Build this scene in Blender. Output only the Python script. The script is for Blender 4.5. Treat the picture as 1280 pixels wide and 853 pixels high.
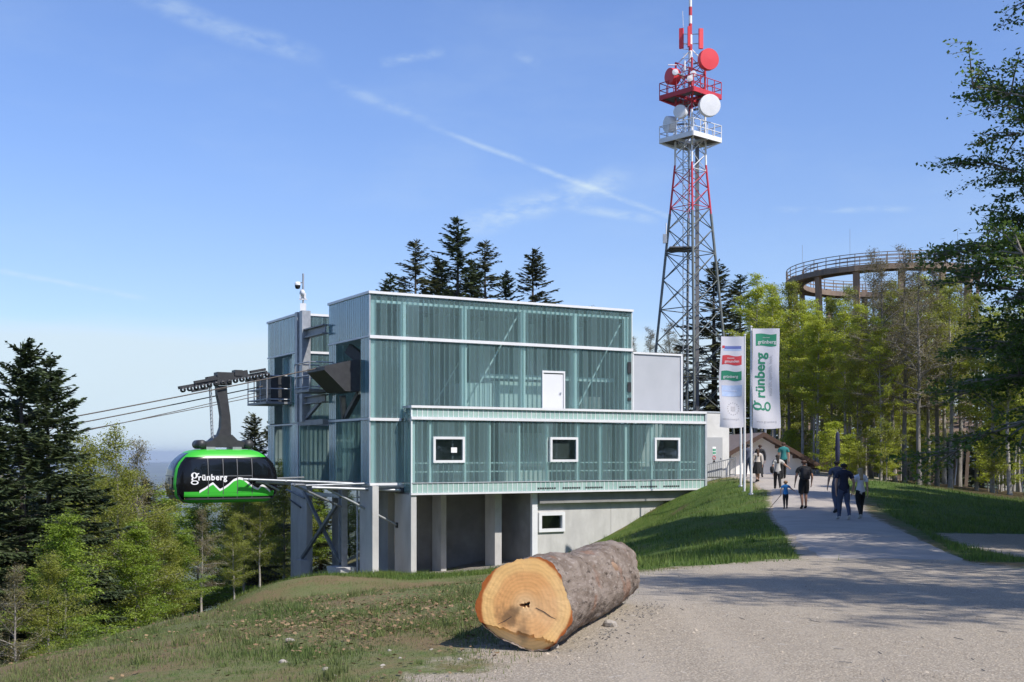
import bpy, bmesh, math, random
import numpy as np
from mathutils import Vector, Matrix, noise, Quaternion

for o in list(bpy.data.objects): bpy.data.objects.remove(o)
scene = bpy.context.scene
C = scene.collection
PI = math.pi
R = math.radians

# ---------------------------------------------------------------- camera
FPX, HOR, EYE = 1495.0, 568.0, 1.65          # focal length in photo pixels, horizon row, eye height
cam = bpy.data.objects.new('camera', bpy.data.cameras.new('camera'))
C.objects.link(cam)
cam.location = (0, 0, EYE)
cam.rotation_euler = (R(90), 0, 0)
cam.data.sensor_width = 36
cam.data.lens = 36 * FPX / 1280
cam.data.shift_y = (HOR - 426.5) / 1280
cam.data.clip_start = 0.1
cam.data.clip_end = 120000
scene.camera = cam

# ---------------------------------------------------------------- light
SUN = Vector((0.765 * math.cos(R(48)), -0.644 * math.cos(R(48)), math.sin(R(48)))).normalized()
sun = bpy.data.objects.new('sun', bpy.data.lights.new('sun', 'SUN'))
C.objects.link(sun)
sun.data.energy = 4.3
sun.data.angle = R(0.55)
sun.data.color = (1.0, 0.94, 0.86)
sun.rotation_euler = (-SUN).to_track_quat('-Z', 'Y').to_euler()
sun.location = (40, -40, 60)

world = bpy.data.worlds.new('World')
scene.world = world
world.use_nodes = True
wn, wl = world.node_tree.nodes, world.node_tree.links
wn.clear()
w_out = wn.new('ShaderNodeOutputWorld')
w_bg = wn.new('ShaderNodeBackground')
w_sky = wn.new('ShaderNodeTexSky')
w_sky.sky_type = 'NISHITA'
w_sky.sun_disc = False
w_sky.sun_elevation = math.asin(SUN.z)
w_sky.sun_rotation = math.atan2(SUN.x, SUN.y)
w_sky.altitude = 900
w_sky.air_density = 1.0
w_sky.dust_density = 0.5
w_sky.ozone_density = 2.2
w_bg.inputs['Strength'].default_value = 0.145
wl.new(w_bg.outputs[0], w_out.inputs[0])
w_geo = wn.new('ShaderNodeTexCoord')

def wmath(op, a, b=None, c=None, clamp=False):
    n = wn.new('ShaderNodeMath'); n.operation = op; n.use_clamp = clamp
    for i, x in enumerate((a, b, c)):
        if x is None: continue
        if isinstance(x, (int, float)): n.inputs[i].default_value = x
        else: wl.new(x, n.inputs[i])
    return n.outputs[0]
def wvec(op, a, b):
    n = wn.new('ShaderNodeVectorMath'); n.operation = op
    for i, x in enumerate((a, b)):
        if isinstance(x, (tuple, Vector)): n.inputs[i].default_value = tuple(x)
        else: wl.new(x, n.inputs[i])
    return n.outputs['Value'] if op == 'DOT_PRODUCT' else n.outputs[0]
def wramp(x, a, b):
    n = wn.new('ShaderNodeMapRange'); n.interpolation_type = 'SMOOTHSTEP'
    wl.new(x, n.inputs[0]); n.inputs[1].default_value = a; n.inputs[2].default_value = b
    return n.outputs[0]
def wnoise(scale_vec, sc, detail=4, rough=.55):
    m = wn.new('ShaderNodeMapping'); m.inputs['Scale'].default_value = scale_vec
    wl.new(w_geo.outputs['Generated'], m.inputs[0])
    n = wn.new('ShaderNodeTexNoise'); n.inputs['Scale'].default_value = sc
    n.inputs['Detail'].default_value = detail; n.inputs['Roughness'].default_value = rough
    wl.new(m.outputs[0], n.inputs['Vector'])
    return n.outputs[0]
DIR = w_geo.outputs['Generated']
def skydir(px, py): return Vector(((px - 640) / FPX, 1, (HOR - py) / FPX)).normalized()
wobble = wmath('MULTIPLY', wmath('SUBTRACT', wnoise((1, 1, 1), 14, 3), 0.5), 0.012)
wisp = wnoise((1, 1, 2.5), 34, 5, .62)
def trail(p0, p1, width, strength, soft):
    a, b = skydir(*p0), skydir(*p1)
    n = a.cross(b).normalized(); mid = (a + b).normalized()
    half = math.cos(a.angle(mid))
    d = wmath('ABSOLUTE', wmath('ADD', wvec('DOT_PRODUCT', DIR, n), wmath('MULTIPLY', wobble, soft)))
    across = wramp(d, width, 0.0)
    along = wramp(wvec('DOT_PRODUCT', DIR, mid), half, half + (1 - half) * .75)
    m = wmath('MULTIPLY', across, along)
    m = wmath('MULTIPLY', m, wramp(wisp, .30, .66))
    return wmath('MULTIPLY', m, strength)
trails = [trail((520, 152), (880, 288), .0036, .38, .45), trail((400, 98), (560, 160), .0070, .10, .8),
          trail((560, 292), (800, 215), .016, .46, 1.0), trail((-40, 332), (200, 376), .0034, .32, .3),
          trail((150, -15), (415, 85), .012, .30, 1.0), trail((405, 100), (540, 150), .007, .15, .6),
          trail((470, 78), (560, 62), .006, .35, .6), trail((700, 258), (830, 278), .006, .35, .6),
          trail((960, 262), (1150, 262), .004, .25, .3), trail((640, 60), (680, 85), .006, .2, .6)]
tot = trails[0]
for t_ in trails[1:]: tot = wmath('ADD', tot, t_)
# thin veil of high cloud over the whole sky and a pale layer of cloud low over the horizon
sep = wn.new('ShaderNodeSeparateXYZ'); wl.new(DIR, sep.inputs[0])
elev = wmath('ADD', sep.outputs[2], wmath('MULTIPLY', wmath('SUBTRACT', wnoise((1, 1, 9), 5, 4), .5), .03))
low = wmath('MULTIPLY', wramp(elev, .116, .086), .74)
mist = wmath('MULTIPLY', wramp(elev, .30, .02), .20)
veil = wmath('MULTIPLY', wramp(wnoise((1, 1, 3), 5.0, 6, .6), .45, .85), .12)
tot = wmath('ADD', wmath('ADD', tot, veil), wmath('ADD', low, mist), clamp=True)
w_hsv = wn.new('ShaderNodeHueSaturation')
wl.new(w_sky.outputs[0], w_hsv.inputs['Color'])
w_hsv.inputs['Saturation'].default_value = 1.15
w_mix = wn.new('ShaderNodeMixRGB')
w_tint = wn.new('ShaderNodeMixRGB')                       # slightly deeper towards the horizon than the clear-sky model
wl.new(wramp(sep.outputs[2], .05, .36), w_tint.inputs[0])
w_tint.inputs[1].default_value = (.78, .75, .86, 1); w_tint.inputs[2].default_value = (1.12, .97, 1.07, 1)
w_even = wn.new('ShaderNodeMixRGB'); w_even.blend_type = 'MULTIPLY'; w_even.inputs[0].default_value = 1
wl.new(w_hsv.outputs[0], w_even.inputs[1]); wl.new(w_tint.outputs[0], w_even.inputs[2])
wl.new(tot, w_mix.inputs[0]); wl.new(w_even.outputs[0], w_mix.inputs[1])
w_mix.inputs[2].default_value = (3.75, 4.55, 5.1, 1)
wl.new(w_mix.outputs[0], w_bg.inputs['Color'])

vs = scene.view_settings
vs.view_transform = 'Standard'; vs.look = 'None'; vs.gamma = 1; vs.exposure = 0.35
vs.use_curve_mapping = False
scene.render.resolution_x, scene.render.resolution_y = 1024, 682
scene.render.engine = 'CYCLES'
scene.cycles.max_bounces = 8
scene.cycles.transparent_max_bounces = 16
scene.cycles.volume_bounces = 0
scene.cycles.use_adaptive_sampling = True
scene.cycles.adaptive_threshold = 0.02
scene.cycles.time_limit = 900

# ---------------------------------------------------------------- materials
MATS = {}
def mat(name, col, rough=.6, col2=None, scale=6.0, bump=0.0, bscale=None, metal=0.0, spec=.5, detail=5, ramp=(.35, .65),
        coord='Object', stretch=(1, 1, 1), island=0.0, trans=0.0, tcol=None, emit=None):
    m = bpy.data.materials.new(name); m.use_nodes = True
    n, l = m.node_tree.nodes, m.node_tree.links
    b = n['Principled BSDF']; out = n['Material Output']
    b.inputs['Roughness'].default_value = rough
    b.inputs['Metallic'].default_value = metal
    b.inputs['Specular IOR Level'].default_value = spec
    tc = n.new('ShaderNodeTexCoord'); mp = n.new('ShaderNodeMapping')
    mp.inputs['Scale'].default_value = stretch
    l.new(tc.outputs[coord], mp.inputs[0])
    colsock = None
    if col2 is not None:
        t = n.new('ShaderNodeTexNoise'); t.inputs['Scale'].default_value = scale; t.inputs['Detail'].default_value = detail
        t.inputs['Roughness'].default_value = .62
        l.new(mp.outputs[0], t.inputs['Vector'])
        r = n.new('ShaderNodeMapRange'); r.inputs[1].default_value, r.inputs[2].default_value = ramp
        l.new(t.outputs[0], r.inputs[0])
        x = n.new('ShaderNodeMixRGB'); l.new(r.outputs[0], x.inputs[0])
        x.inputs[1].default_value = (*col, 1); x.inputs[2].default_value = (*col2, 1)
        colsock = x.outputs[0]
    if island:
        g = n.new('ShaderNodeNewGeometry')
        h = n.new('ShaderNodeHueSaturation')
        r = n.new('ShaderNodeMapRange'); l.new(g.outputs['Random Per Island'], r.inputs[0])
        r.inputs[3].default_value = 1 - island; r.inputs[4].default_value = 1 + island
        l.new(r.outputs[0], h.inputs['Value'])
        if colsock: l.new(colsock, h.inputs['Color'])
        else: h.inputs['Color'].default_value = (*col, 1)
        colsock = h.outputs[0]
    if colsock: l.new(colsock, b.inputs['Base Color'])
    else: b.inputs['Base Color'].default_value = (*col, 1)
    if bump:
        t = n.new('ShaderNodeTexNoise'); t.inputs['Scale'].default_value = bscale or scale * 6; t.inputs['Detail'].default_value = 6
        l.new(mp.outputs[0], t.inputs['Vector'])
        bp = n.new('ShaderNodeBump'); bp.inputs['Strength'].default_value = bump; bp.inputs['Distance'].default_value = .02
        l.new(t.outputs[0], bp.inputs['Height']); l.new(bp.outputs[0], b.inputs['Normal'])
    if trans:
        tr = n.new('ShaderNodeBsdfTranslucent')
        hs = n.new('ShaderNodeHueSaturation'); hs.inputs['Value'].default_value = 1.5; hs.inputs['Saturation'].default_value = 1.05
        if colsock: l.new(colsock, hs.inputs['Color'])
        else: hs.inputs['Color'].default_value = (*(tcol or col), 1)
        l.new(hs.outputs[0], tr.inputs['Color'])
        mx = n.new('ShaderNodeMixShader'); mx.inputs[0].default_value = trans
        l.new(b.outputs[0], mx.inputs[1]); l.new(tr.outputs[0], mx.inputs[2]); l.new(mx.outputs[0], out.inputs[0])
    if emit:
        b.inputs['Emission Color'].default_value = (*emit, 1)
    MATS[name] = m
    return m

def glassmat(name, tint, body, bodymix, rough=.08, ior=1.5, streak=True):
    """cast channel glass: partly clear and green, partly frosted, mirroring the sky at grazing angles"""
    m = bpy.data.materials.new(name); m.use_nodes = True
    n, l = m.node_tree.nodes, m.node_tree.links
    n.remove(n['Principled BSDF']); out = n['Material Output']
    tr = n.new('ShaderNodeBsdfTransparent'); tr.inputs[0].default_value = (*tint, 1)
    df = n.new('ShaderNodeBsdfDiffuse'); tl = n.new('ShaderNodeBsdfTranslucent')
    df.inputs[0].default_value = (*body, 1); tl.inputs[0].default_value = (*body, 1)
    fr = n.new('ShaderNodeMixShader'); fr.inputs[0].default_value = .5
    l.new(df.outputs[0], fr.inputs[1]); l.new(tl.outputs[0], fr.inputs[2])
    mx = n.new('ShaderNodeMixShader')
    l.new(tr.outputs[0], mx.inputs[1]); l.new(fr.outputs[0], mx.inputs[2])
    mx.inputs[0].default_value = bodymix
    if streak:
        oi = n.new('ShaderNodeObjectInfo'); tc = n.new('ShaderNodeTexCoord')
        ns = n.new('ShaderNodeTexNoise'); ns.inputs['Scale'].default_value = .5; ns.inputs['Detail'].default_value = 3
        l.new(tc.outputs['Object'], ns.inputs['Vector'])
        ad = n.new('ShaderNodeMath'); ad.operation = 'MULTIPLY_ADD'
        l.new(oi.outputs['Random'], ad.inputs[0]); ad.inputs[1].default_value = bodymix * .8; ad.inputs[2].default_value = bodymix * .6
        l.new(ad.outputs[0], mx.inputs[0])
    gl = n.new('ShaderNodeBsdfGlossy'); gl.inputs['Roughness'].default_value = rough
    gl.inputs[0].default_value = (.92, .97, 1, 1)
    f = n.new('ShaderNodeLayerWeight'); f.inputs[0].default_value = .5
    r0 = ((ior - 1) / (ior + 1)) ** 2
    pw = n.new('ShaderNodeMath'); pw.operation = 'POWER'; l.new(f.outputs['Facing'], pw.inputs[0]); pw.inputs[1].default_value = 5
    sc = n.new('ShaderNodeMath'); sc.operation = 'MULTIPLY_ADD'; l.new(pw.outputs[0], sc.inputs[0]); sc.inputs[1].default_value = 1 - r0; sc.inputs[2].default_value = r0 * 1.8
    mm = n.new('ShaderNodeMixShader'); l.new(sc.outputs[0], mm.inputs[0])
    l.new(mx.outputs[0], mm.inputs[1]); l.new(gl.outputs[0], mm.inputs[2]); l.new(mm.outputs[0], out.inputs[0])
    MATS[name] = m
    return m

glassmat('channel_glass', (.74, .88, .88), (.36, .55, .57), .30, rough=.14, ior=1.45)
glassmat('channel_glass_edge', (.72, .84, .84), (.42, .58, .58), .40, streak=False)
glassmat('channel_glass_blue', (.50, .68, .78), (.24, .42, .53), .70, rough=.16, ior=1.7)  # left-face glass: blue sky reflection painted into the body colour
glassmat('pane_glass', (.55, .6, .6), (.1, .12, .12), .04, rough=.02, streak=False)
mat('skirt_glass', (.36, .50, .46), .35, (.26, .40, .37), 1.2)
mat('white_metal', (.74, .75, .76), .4, (.66, .67, .68), 1.0, metal=.0)
mat('silver_metal', (.52, .55, .58), .42, (.44, .46, .49), 2, metal=.25)
mat('sheet_metal', (.47, .49, .52), .5, (.43, .45, .48), .9, metal=.15)
mat('steel_green', (.66, .72, .70), .55)
mat('grey_steel', (.23, .245, .26), .5, (.18, .19, .20), 3, metal=.3)
mat('galvanised', (.40, .42, .44), .45, (.30, .32, .34), 5, metal=.45)
mat('dark_steel', (.05, .052, .055), .5, (.035, .036, .04), 4, metal=.3)
mat('black_paint', (.012, .012, .013), .35)
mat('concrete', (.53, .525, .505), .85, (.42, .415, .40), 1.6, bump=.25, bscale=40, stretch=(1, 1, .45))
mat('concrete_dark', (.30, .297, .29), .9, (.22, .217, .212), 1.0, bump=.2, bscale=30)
mat('concrete_white', (.62, .62, .60), .8, (.52, .52, .50), 1.0, bump=.1, bscale=40)
mat('roof_grey', (.30, .31, .32), .7, (.25, .26, .27), 2)
mat('interior', (.36, .40, .40), .9, (.22, .26, .26), .6)
mat('door_paint', (.68, .69, .71), .45)
mat('grey_door', (.36, .37, .38), .5)
mat('cabin_green', (.045, .44, .035), .42, spec=.4)
mat('cabin_black', (.006, .0065, .008), .16, spec=.3)
mat('cabin_glass', (.008, .011, .014), .06, spec=.4)
mat('cabin_grey', (.09, .095, .10), .4)
mat('white_paint', (.80, .80, .80), .45)
mat('rope', (.10, .085, .075), .6, metal=.3)
mat('tower_red', (.55, .035, .05), .5, (.47, .03, .04), 2)
mat('dish_red', (.72, .05, .06), .45)
mat('tower_white', (.82, .82, .82), .5, (.74, .74, .74), 2)
mat('tower_green', (.17, .185, .175), .55, (.12, .135, .125), 2, metal=.2)
mat('grate', (.14, .14, .145), .7)
mat('larch', (.25, .145, .085), .7, (.30, .20, .13), 3, stretch=(1, 1, .15))
mat('larch_grey', (.25, .185, .135), .8, (.17, .125, .095), 2.5, stretch=(1, 1, .2))
mat('bark_grey', (.28, .26, .225), .9, (.13, .12, .105), 3.0, bump=.5, bscale=14, stretch=(1, 1, .5))
mat('bark_pale', (.42, .39, .34), .9, (.20, .185, .16), 3.5, bump=.4, bscale=14, stretch=(1, 1, .5))
mat('bark_dark', (.085, .07, .06), .95, (.045, .04, .035), 4.0, bump=.5, bscale=14)
mat('leaf_spring', (.29, .345, .035), .55, (.42, .45, .07), .35, island=.38, trans=.46)
mat('leaf_olive', (.18, .215, .03), .6, (.27, .28, .05), .3, island=.38, trans=.42)
mat('leaf_fresh', (.16, .245, .026), .55, (.25, .32, .045), .35, island=.40, trans=.44)
mat('leaf_bud', (.15, .115, .055), .7, (.17, .16, .05), .4, island=.35, trans=.25)
mat('leaf_dark', (.075, .125, .026), .5, (.11, .165, .036), .3, island=.40, trans=.5)
mat('needle', (.046, .072, .030), .6, (.080, .108, .038), .35, island=.45, trans=.14)
mat('needle_warm', (.066, .080, .034), .6, (.10, .105, .04), .35, island=.45, trans=.14)
mat('grass_blade', (.10, .15, .035), .7, (.17, .18, .065), .22, island=.45, trans=.3)
mat('grass_lush', (.062, .125, .016), .7, (.145, .19, .04), .45, island=.40, trans=.3)
mat('dead_leaf', (.13, .078, .036), .9, (.22, .15, .08), 2.0, island=.5)
mat('pebble', (.40, .345, .27), .9, (.27, .23, .175), 9, island=.45)
mat('rock', (.40, .36, .31), .9, (.27, .245, .21), 6, bump=.5, bscale=30)
mat('flag_white', (.70, .69, .74), .8, trans=.3)
mat('flag_red', (.50, .045, .06), .8)
mat('flag_green', (.02, .22, .13), .8)
mat('flag_blue', (.36, .48, .74), .8, (.46, .57, .80), 6)
mat('flag_navy', (.12, .16, .42), .8)
mat('flag_grey', (.42, .42, .46), .8)
mat('letter_green', (.015, .20, .12), .8)
mat('sign_green', (.02, .28, .15), .5)
mat('house_white', (.90, .89, .87), .85, (.85, .84, .82), 1.5)
mat('roof_brown', (.24, .19, .165), .8, (.18, .14, .12), 3)
mat('eave_brown', (.075, .042, .028), .7)
mat('navy_cloth', (.018, .022, .06), .8)

# asphalt
m = mat('asphalt', (.42, .375, .325), .9, (.34, .305, .265), .9, bump=.35, bscale=90)

# ---------------------------------------------------------------- mesh helpers
def fix(o, name, parent=None, loc=None, rz=None):
    C.objects.link(o)
    if parent is not None: o.parent = parent
    if loc is not None: o.location = loc
    if rz is not None: o.rotation_euler = (0, 0, rz)
    return o
def as_mats(m):
    if isinstance(m, str): m = [m]
    return [MATS[x] for x in m]
def np_mesh(name, V, F, mats, smooth=False):
    V = np.asarray(V, dtype=np.float32).reshape(-1, 3); F = np.asarray(F, dtype=np.int32)
    me = bpy.data.meshes.new(name)
    k = F.shape[1]; n = len(F)
    me.vertices.add(len(V)); me.vertices.foreach_set('co', V.ravel())
    me.loops.add(n * k); me.loops.foreach_set('vertex_index', F.ravel())
    me.polygons.add(n); me.polygons.foreach_set('loop_start', np.arange(0, n * k, k, dtype=np.int32))
    try: me.polygons.foreach_set('loop_total', np.full(n, k, dtype=np.int32))
    except Exception: pass
    if smooth: me.polygons.foreach_set('use_smooth', np.ones(n, dtype=bool))
    me.update(calc_edges=True)
    for x in as_mats(mats): me.materials.append(x)
    return me

class MB:
    """collects shapes that become ONE mesh object"""
    def __init__(s): s.v, s.f, s.m, s.sm, s.k = [], [], [], [], 0
    def mi(s, k): s.k = k; return s
    def add(s, vs, fs, smooth=False):
        b = len(s.v); s.v += [tuple(p) for p in vs]
        for q in fs: s.f.append(tuple(b + i for i in q)); s.m.append(s.k); s.sm.append(smooth)
        return s
    def box(s, x0, x1, y0, y1, z0, z1):
        return s.add([(x0, y0, z0), (x1, y0, z0), (x1, y1, z0), (x0, y1, z0), (x0, y0, z1), (x1, y0, z1), (x1, y1, z1), (x0, y1, z1)],
                     [(0, 3, 2, 1), (4, 5, 6, 7), (0, 1, 5, 4), (1, 2, 6, 5), (2, 3, 7, 6), (3, 0, 4, 7)])
    def beam(s, p0, p1, w, h=None, up=(0, 0, 1)):
        h = h or w
        p0, p1 = Vector(p0), Vector(p1); d = (p1 - p0).normalized(); up = Vector(up)
        if abs(d.dot(up)) > .98: up = Vector((0, 1, 0))
        a = d.cross(up).normalized() * (w / 2); b = a.cross(d).normalized() * (h / 2)
        vs = [p + i * a + j * b for p in (p0, p1) for i, j in ((-1, -1), (1, -1), (1, 1), (-1, 1))]
        return s.add(vs, [(0, 3, 2, 1), (4, 5, 6, 7), (0, 1, 5, 4), (1, 2, 6, 5), (2, 3, 7, 6), (3, 0, 4, 7)])
    def tube(s, pts, r, n=8, cap=True, smooth=True):
        pts = [Vector(p) for p in pts]; N = len(pts)
        rr = r if isinstance(r, (list, tuple)) else [r] * N
        vs, fs = [], []
        d0 = (pts[1] - pts[0]).normalized()
        ref = Vector((0, 0, 1)) if abs(d0.z) < .9 else Vector((1, 0, 0))
        for i, p in enumerate(pts):
            d = (pts[min(i + 1, N - 1)] - pts[max(i - 1, 0)]).normalized()
            a = d.cross(ref)
            if a.length < 1e-4: a = d.cross(Vector((0, 1, 0)))
            a.normalize(); b = d.cross(a)
            for j in range(n):
                t = 2 * PI * j / n
                vs.append(p + rr[i] * (math.cos(t) * a + math.sin(t) * b))
        for i in range(N - 1):
            for j in range(n):
                k = (j + 1) % n
                fs.append((i * n + j, i * n + k, (i + 1) * n + k, (i + 1) * n + j))
        s.add(vs, fs, smooth)
        if cap:
            s.add(vs[:n], [tuple(range(n))]); s.add(vs[-n:], [tuple(range(n - 1, -1, -1))])
        return s
    def lathe(s, prof, n=24, axis=(0, 0, 1), org=(0, 0, 0), smooth=True):
        ax = Vector(axis).normalized(); org = Vector(org)
        a = ax.orthogonal().normalized(); b = ax.cross(a)
        vs, fs = [], []
        for r, h in prof:
            for j in range(n):
                t = 2 * PI * j / n
                vs.append(org + ax * h + r * (math.cos(t) * a + math.sin(t) * b))
        for i in range(len(prof) - 1):
            for j in range(n):
                k = (j + 1) % n
                fs.append((i * n + j, i * n + k, (i + 1) * n + k, (i + 1) * n + j))
        return s.add(vs, fs, smooth)
    def prism(s, poly, axis, a0, a1):
        """poly in the other two axes; axis in 'xyz'"""
        n = len(poly)
        def P3(p, a):
            return {'x': (a, p[0], p[1]), 'y': (p[0], a, p[1]), 'z': (p[0], p[1], a)}[axis]
        vs = [P3(p, a0) for p in poly] + [P3(p, a1) for p in poly]
        fs = [tuple(range(n)), tuple(range(2 * n - 1, n - 1, -1))]
        fs += [(i, i + n, (i + 1) % n + n, (i + 1) % n) for i in range(n)]
        return s.add(vs, fs)
    def mesh(s, name, mats):
        me = bpy.data.meshes.new(name)
        me.from_pydata(s.v, [], s.f)
        for x in as_mats(mats): me.materials.append(x)
        me.polygons.foreach_set('material_index', s.m); me.polygons.foreach_set('use_smooth', s.sm)
        bm = bmesh.new(); bm.from_mesh(me); bmesh.ops.recalc_face_normals(bm, faces=bm.faces); bm.to_mesh(me); bm.free()
        me.update()
        return me
    def build(s, name, mats, parent=None, loc=None, rz=None):
        return fix(bpy.data.objects.new(name, s.mesh(name, mats)), name, parent, loc, rz)

def tag(o, label=None, cat=None, group=None, kind=None):
    if label: o['label'] = label
    if cat: o['category'] = cat
    if group: o['group'] = group
    if kind: o['kind'] = kind
    return o
def thing(name, label, cat, loc=(0, 0, 0), rz=0, group=None):
    o = bpy.data.objects.new(name, None); C.objects.link(o)
    o.empty_display_size = .3
    o.location = loc; o.rotation_euler = (0, 0, rz)
    return tag(o, label, cat, group)
def inst(me, name, parent=None, loc=(0, 0, 0), rz=0.0, scale=None):
    o = fix(bpy.data.objects.new(name, me), name, parent, loc, rz)
    if scale is not None: o.scale = scale if hasattr(scale, '__len__') else (scale,) * 3
    return o
def text2d(s, size=1.0, bold=0.0, align='LEFT', extra=1.0):
    """flat lettering as (verts2d, faces)"""
    cu = bpy.data.curves.new('lettering', 'FONT'); cu.body = s; cu.size = size; cu.offset = bold
    cu.align_x = align; cu.resolution_u = 3; cu.space_character = extra
    ob = bpy.data.objects.new('lettering', cu); C.objects.link(ob)
    dg = bpy.context.evaluated_depsgraph_get()
    me = bpy.data.meshes.new_from_object(ob.evaluated_get(dg))
    V = [(v.co.x, v.co.y) for v in me.vertices]; F = [tuple(p.vertices) for p in me.polygons]
    bpy.data.objects.remove(ob); bpy.data.meshes.remove(me); bpy.data.curves.remove(cu)
    return V, F
def W(px, py, Y):
    return Vector(((px - 640) / FPX * Y, Y, EYE - (py - HOR) / FPX * Y))

# ================================================================ TERRAIN
UX, UY = .8717, .4900                       # direction of the station's long front
AX, AY = -4.53, 53.8                        # its near bottom corner
STA_RZ = math.atan2(UY, UX)
def SW(s, t): return (AX + s * UX - t * UY, AY + s * UY + t * UX)
ctl = [(-6, 8, -.75), (-2.3, 8.7, -.12), (0, 8.65, 0), (3.5, 8.65, 0), (.1, 10, 0), (1.1, 13.3, 0), (0, 0, 0), (6, 3, 0),
       (-5.1, 12, -.45), (-6.0, 18, -1.08), (-7.0, 27, -1.9), (-9.2, 45, -3.25), (-3, 14, -.33), (-3.05, 24, -1.43), (-2, 33, -2.2),
       (-2.0, 45, -3.1), (1.5, 30, -1.4), (2.2, 40, -2.1), (2.6, 50, -2.75),
       (2.5, 14, -.12), (1.9, 17.5, -.25), (2.2, 20, -.29), (5.5, 22.3, -.29), (3.4, 27, -.65), (4.6, 35, -.75), (5.6, 45, -.95),
       (8.2, 22.3, -.33), (8.9, 20, -.3), (9, 14, -.1), (14, 12, 0), (9.0, 42, -.43), (12.5, 42, -.43), (9.3, 30, -.40), (6.9, 30, -.42), (11, 36, -.46),
       (11.5, 54, -.10), (15.2, 54, -.1), (11.8, 58, .21), (15.6, 58, .22), (12.3, 62, .43), (16, 64, .43), (13.4, 68, .42), (8.0, 45, -.5),
       (9.9, 52, .08), (10.8, 58, .38),
       (19, 62, .30), (22, 58, -.30), (25.7, 60, -.8), (17, 46, -.35), (16, 40, -.55), (13.5, 32, -.55), (12, 26, -.45), (20, 30, -.7), (22, 42, -.8), (12, 19, -.2),
       (20, 80, .3), (10, 80, .4), (30, 80, -.6), (40, 100, -1.5), (10, 100, .2), (0, 85, -.5), (30, 30, -1), (40, 60, -1.8), (20, 0, 0), (0, -15, .2), (20, -15, .2),
       (-10, 8, -2.2), (-9, 14, -2.4), (-10.5, 20, -4.0), (-12, 30, -5.2), (-15, 42, -7.2), (-20, 30, -9), (-25, 50, -12.5), (-18, 60, -9.6), (-15, 0, -4), (-30, 10, -11),
       (-14, 75, -9), (-25, 80, -13), (-30, 110, -18), (-5, 100, -3), (-10, -15, -1.2), (-45, 40, -20), (60, 30, -3), (60, 100, -4)]
for s_, t_, z_ in [(0, .2, -3.83), (-1.6, .5, -3.8), (-1.6, 4.5, -4.15), (-1.6, 9.3, -4.64), (-1.6, 12, -5.0), (-3.5, 1, -3.8), (-3.5, 6, -4.4), (4, 0, -3.65), (6.8, .5, -3.45),
                   (4, 5, -4.1), (9.85, .5, -2.86), (12.3, .5, -1.85), (14.5, .5, -.82), (16.7, 0, -.02), (18, 1, .30), (19.3, 1.1, .45), (6.8, -1.5, -3.3), (9.85, -1.5, -2.75),
                   (12.5, -2, -1.75), (-6, 3, -4.7), (-6, 9, -5.7), (2, 15, -5)]:
    x_, y_ = SW(s_, t_); ctl.append((x_, y_, z_))
ctl = np.array(ctl, float)
def tps(r2): return np.where(r2 > 1e-9, .5 * r2 * np.log(r2 + 1e-12), 0.0)
def fit():
    n = len(ctl); xy = ctl[:, :2] / 30.0
    K = tps(((xy[:, None] - xy[None]) ** 2).sum(-1)) + np.eye(n) * 2e-3
    P = np.c_[np.ones(n), xy]
    M = np.block([[K, P], [P.T, np.zeros((3, 3))]])
    return np.linalg.solve(M, np.r_[ctl[:, 2], np.zeros(3)]), xy
TW, TXY = fit()
def hgt(x, y):
    x = np.atleast_1d(np.asarray(x, float)); y = np.atleast_1d(np.asarray(y, float)); out = np.empty_like(x)
    for i in range(0, len(x), 20000):
        q = np.c_[x[i:i + 20000], y[i:i + 20000]] / 30.0
        K = tps(((q[:, None] - TXY[None]) ** 2).sum(-1))
        out[i:i + 20000] = K @ TW[:-3] + TW[-3] + q @ TW[-2:]
    d = np.hypot(x - 5, y - 40)
    near = np.clip(out, -26, 1.5)
    hills = 60 * np.sin(x / 2100.0 + 1) * np.cos(y / 3300.0) + 45 * np.sin(x / 900.0 + y / 1500.0)
    far = -15 - np.clip((d - 80) * .34, 0, 330) + hills * np.clip((d - 2500) / 6000, 0, 1) + np.clip((d - 9000) / 14000, 0, 1) * 130
    far = np.where(x > 0, far * np.clip(1 - x / 60.0, .12, 1), far)
    w = np.clip((d - 75) / 60, 0, 1); w = w * w * (3 - 2 * w)
    return near * (1 - w) + far * w
def gz(x, y): return float(hgt([x], [y])[0])

def steps(lo, hi, base, grow):
    a = [0.0]
    while a[-1] < hi: a.append(a[-1] + max(base, grow * abs(a[-1])))
    b = [0.0]
    while b[-1] > lo: b.append(b[-1] - max(base, grow * abs(b[-1])))
    return np.array(sorted(set(a + b)))
xs = steps(-32000, 32000, .2, .042)
ys = np.r_[-np.array([20000, 6000, 2000, 700, 300, 150, 80, 45, 25, 14, 8, 4, 2]), steps(-.1, 36000, .2, .021)]
ys = np.array(sorted(set(ys)))
GX, GY = np.meshgrid(xs, ys)
gx, gy = GX.ravel(), GY.ravel()
gzv = hgt(gx, gy)
def sdist(poly, x, y):
    """signed distance, negative inside"""
    P = np.array(poly, float); n = len(P)
    d = np.full(len(x), 1e9); ins = np.zeros(len(x), bool)
    for i in range(n):
        a, b = P[i], P[(i + 1) % n]; e = b - a
        t = np.clip(((x - a[0]) * e[0] + (y - a[1]) * e[1]) / (e @ e), 0, 1)
        d = np.minimum(d, np.hypot(x - a[0] - t * e[0], y - a[1] - t * e[1]))
        c = (a[1] > y) != (b[1] > y)
        with np.errstate(divide='ignore', invalid='ignore'):
            xi = a[0] + (y - a[1]) / (b[1] - a[1] + 1e-12) * e[0]
        ins ^= c & (x < xi)
    return np.where(ins, -d, d)
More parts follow.
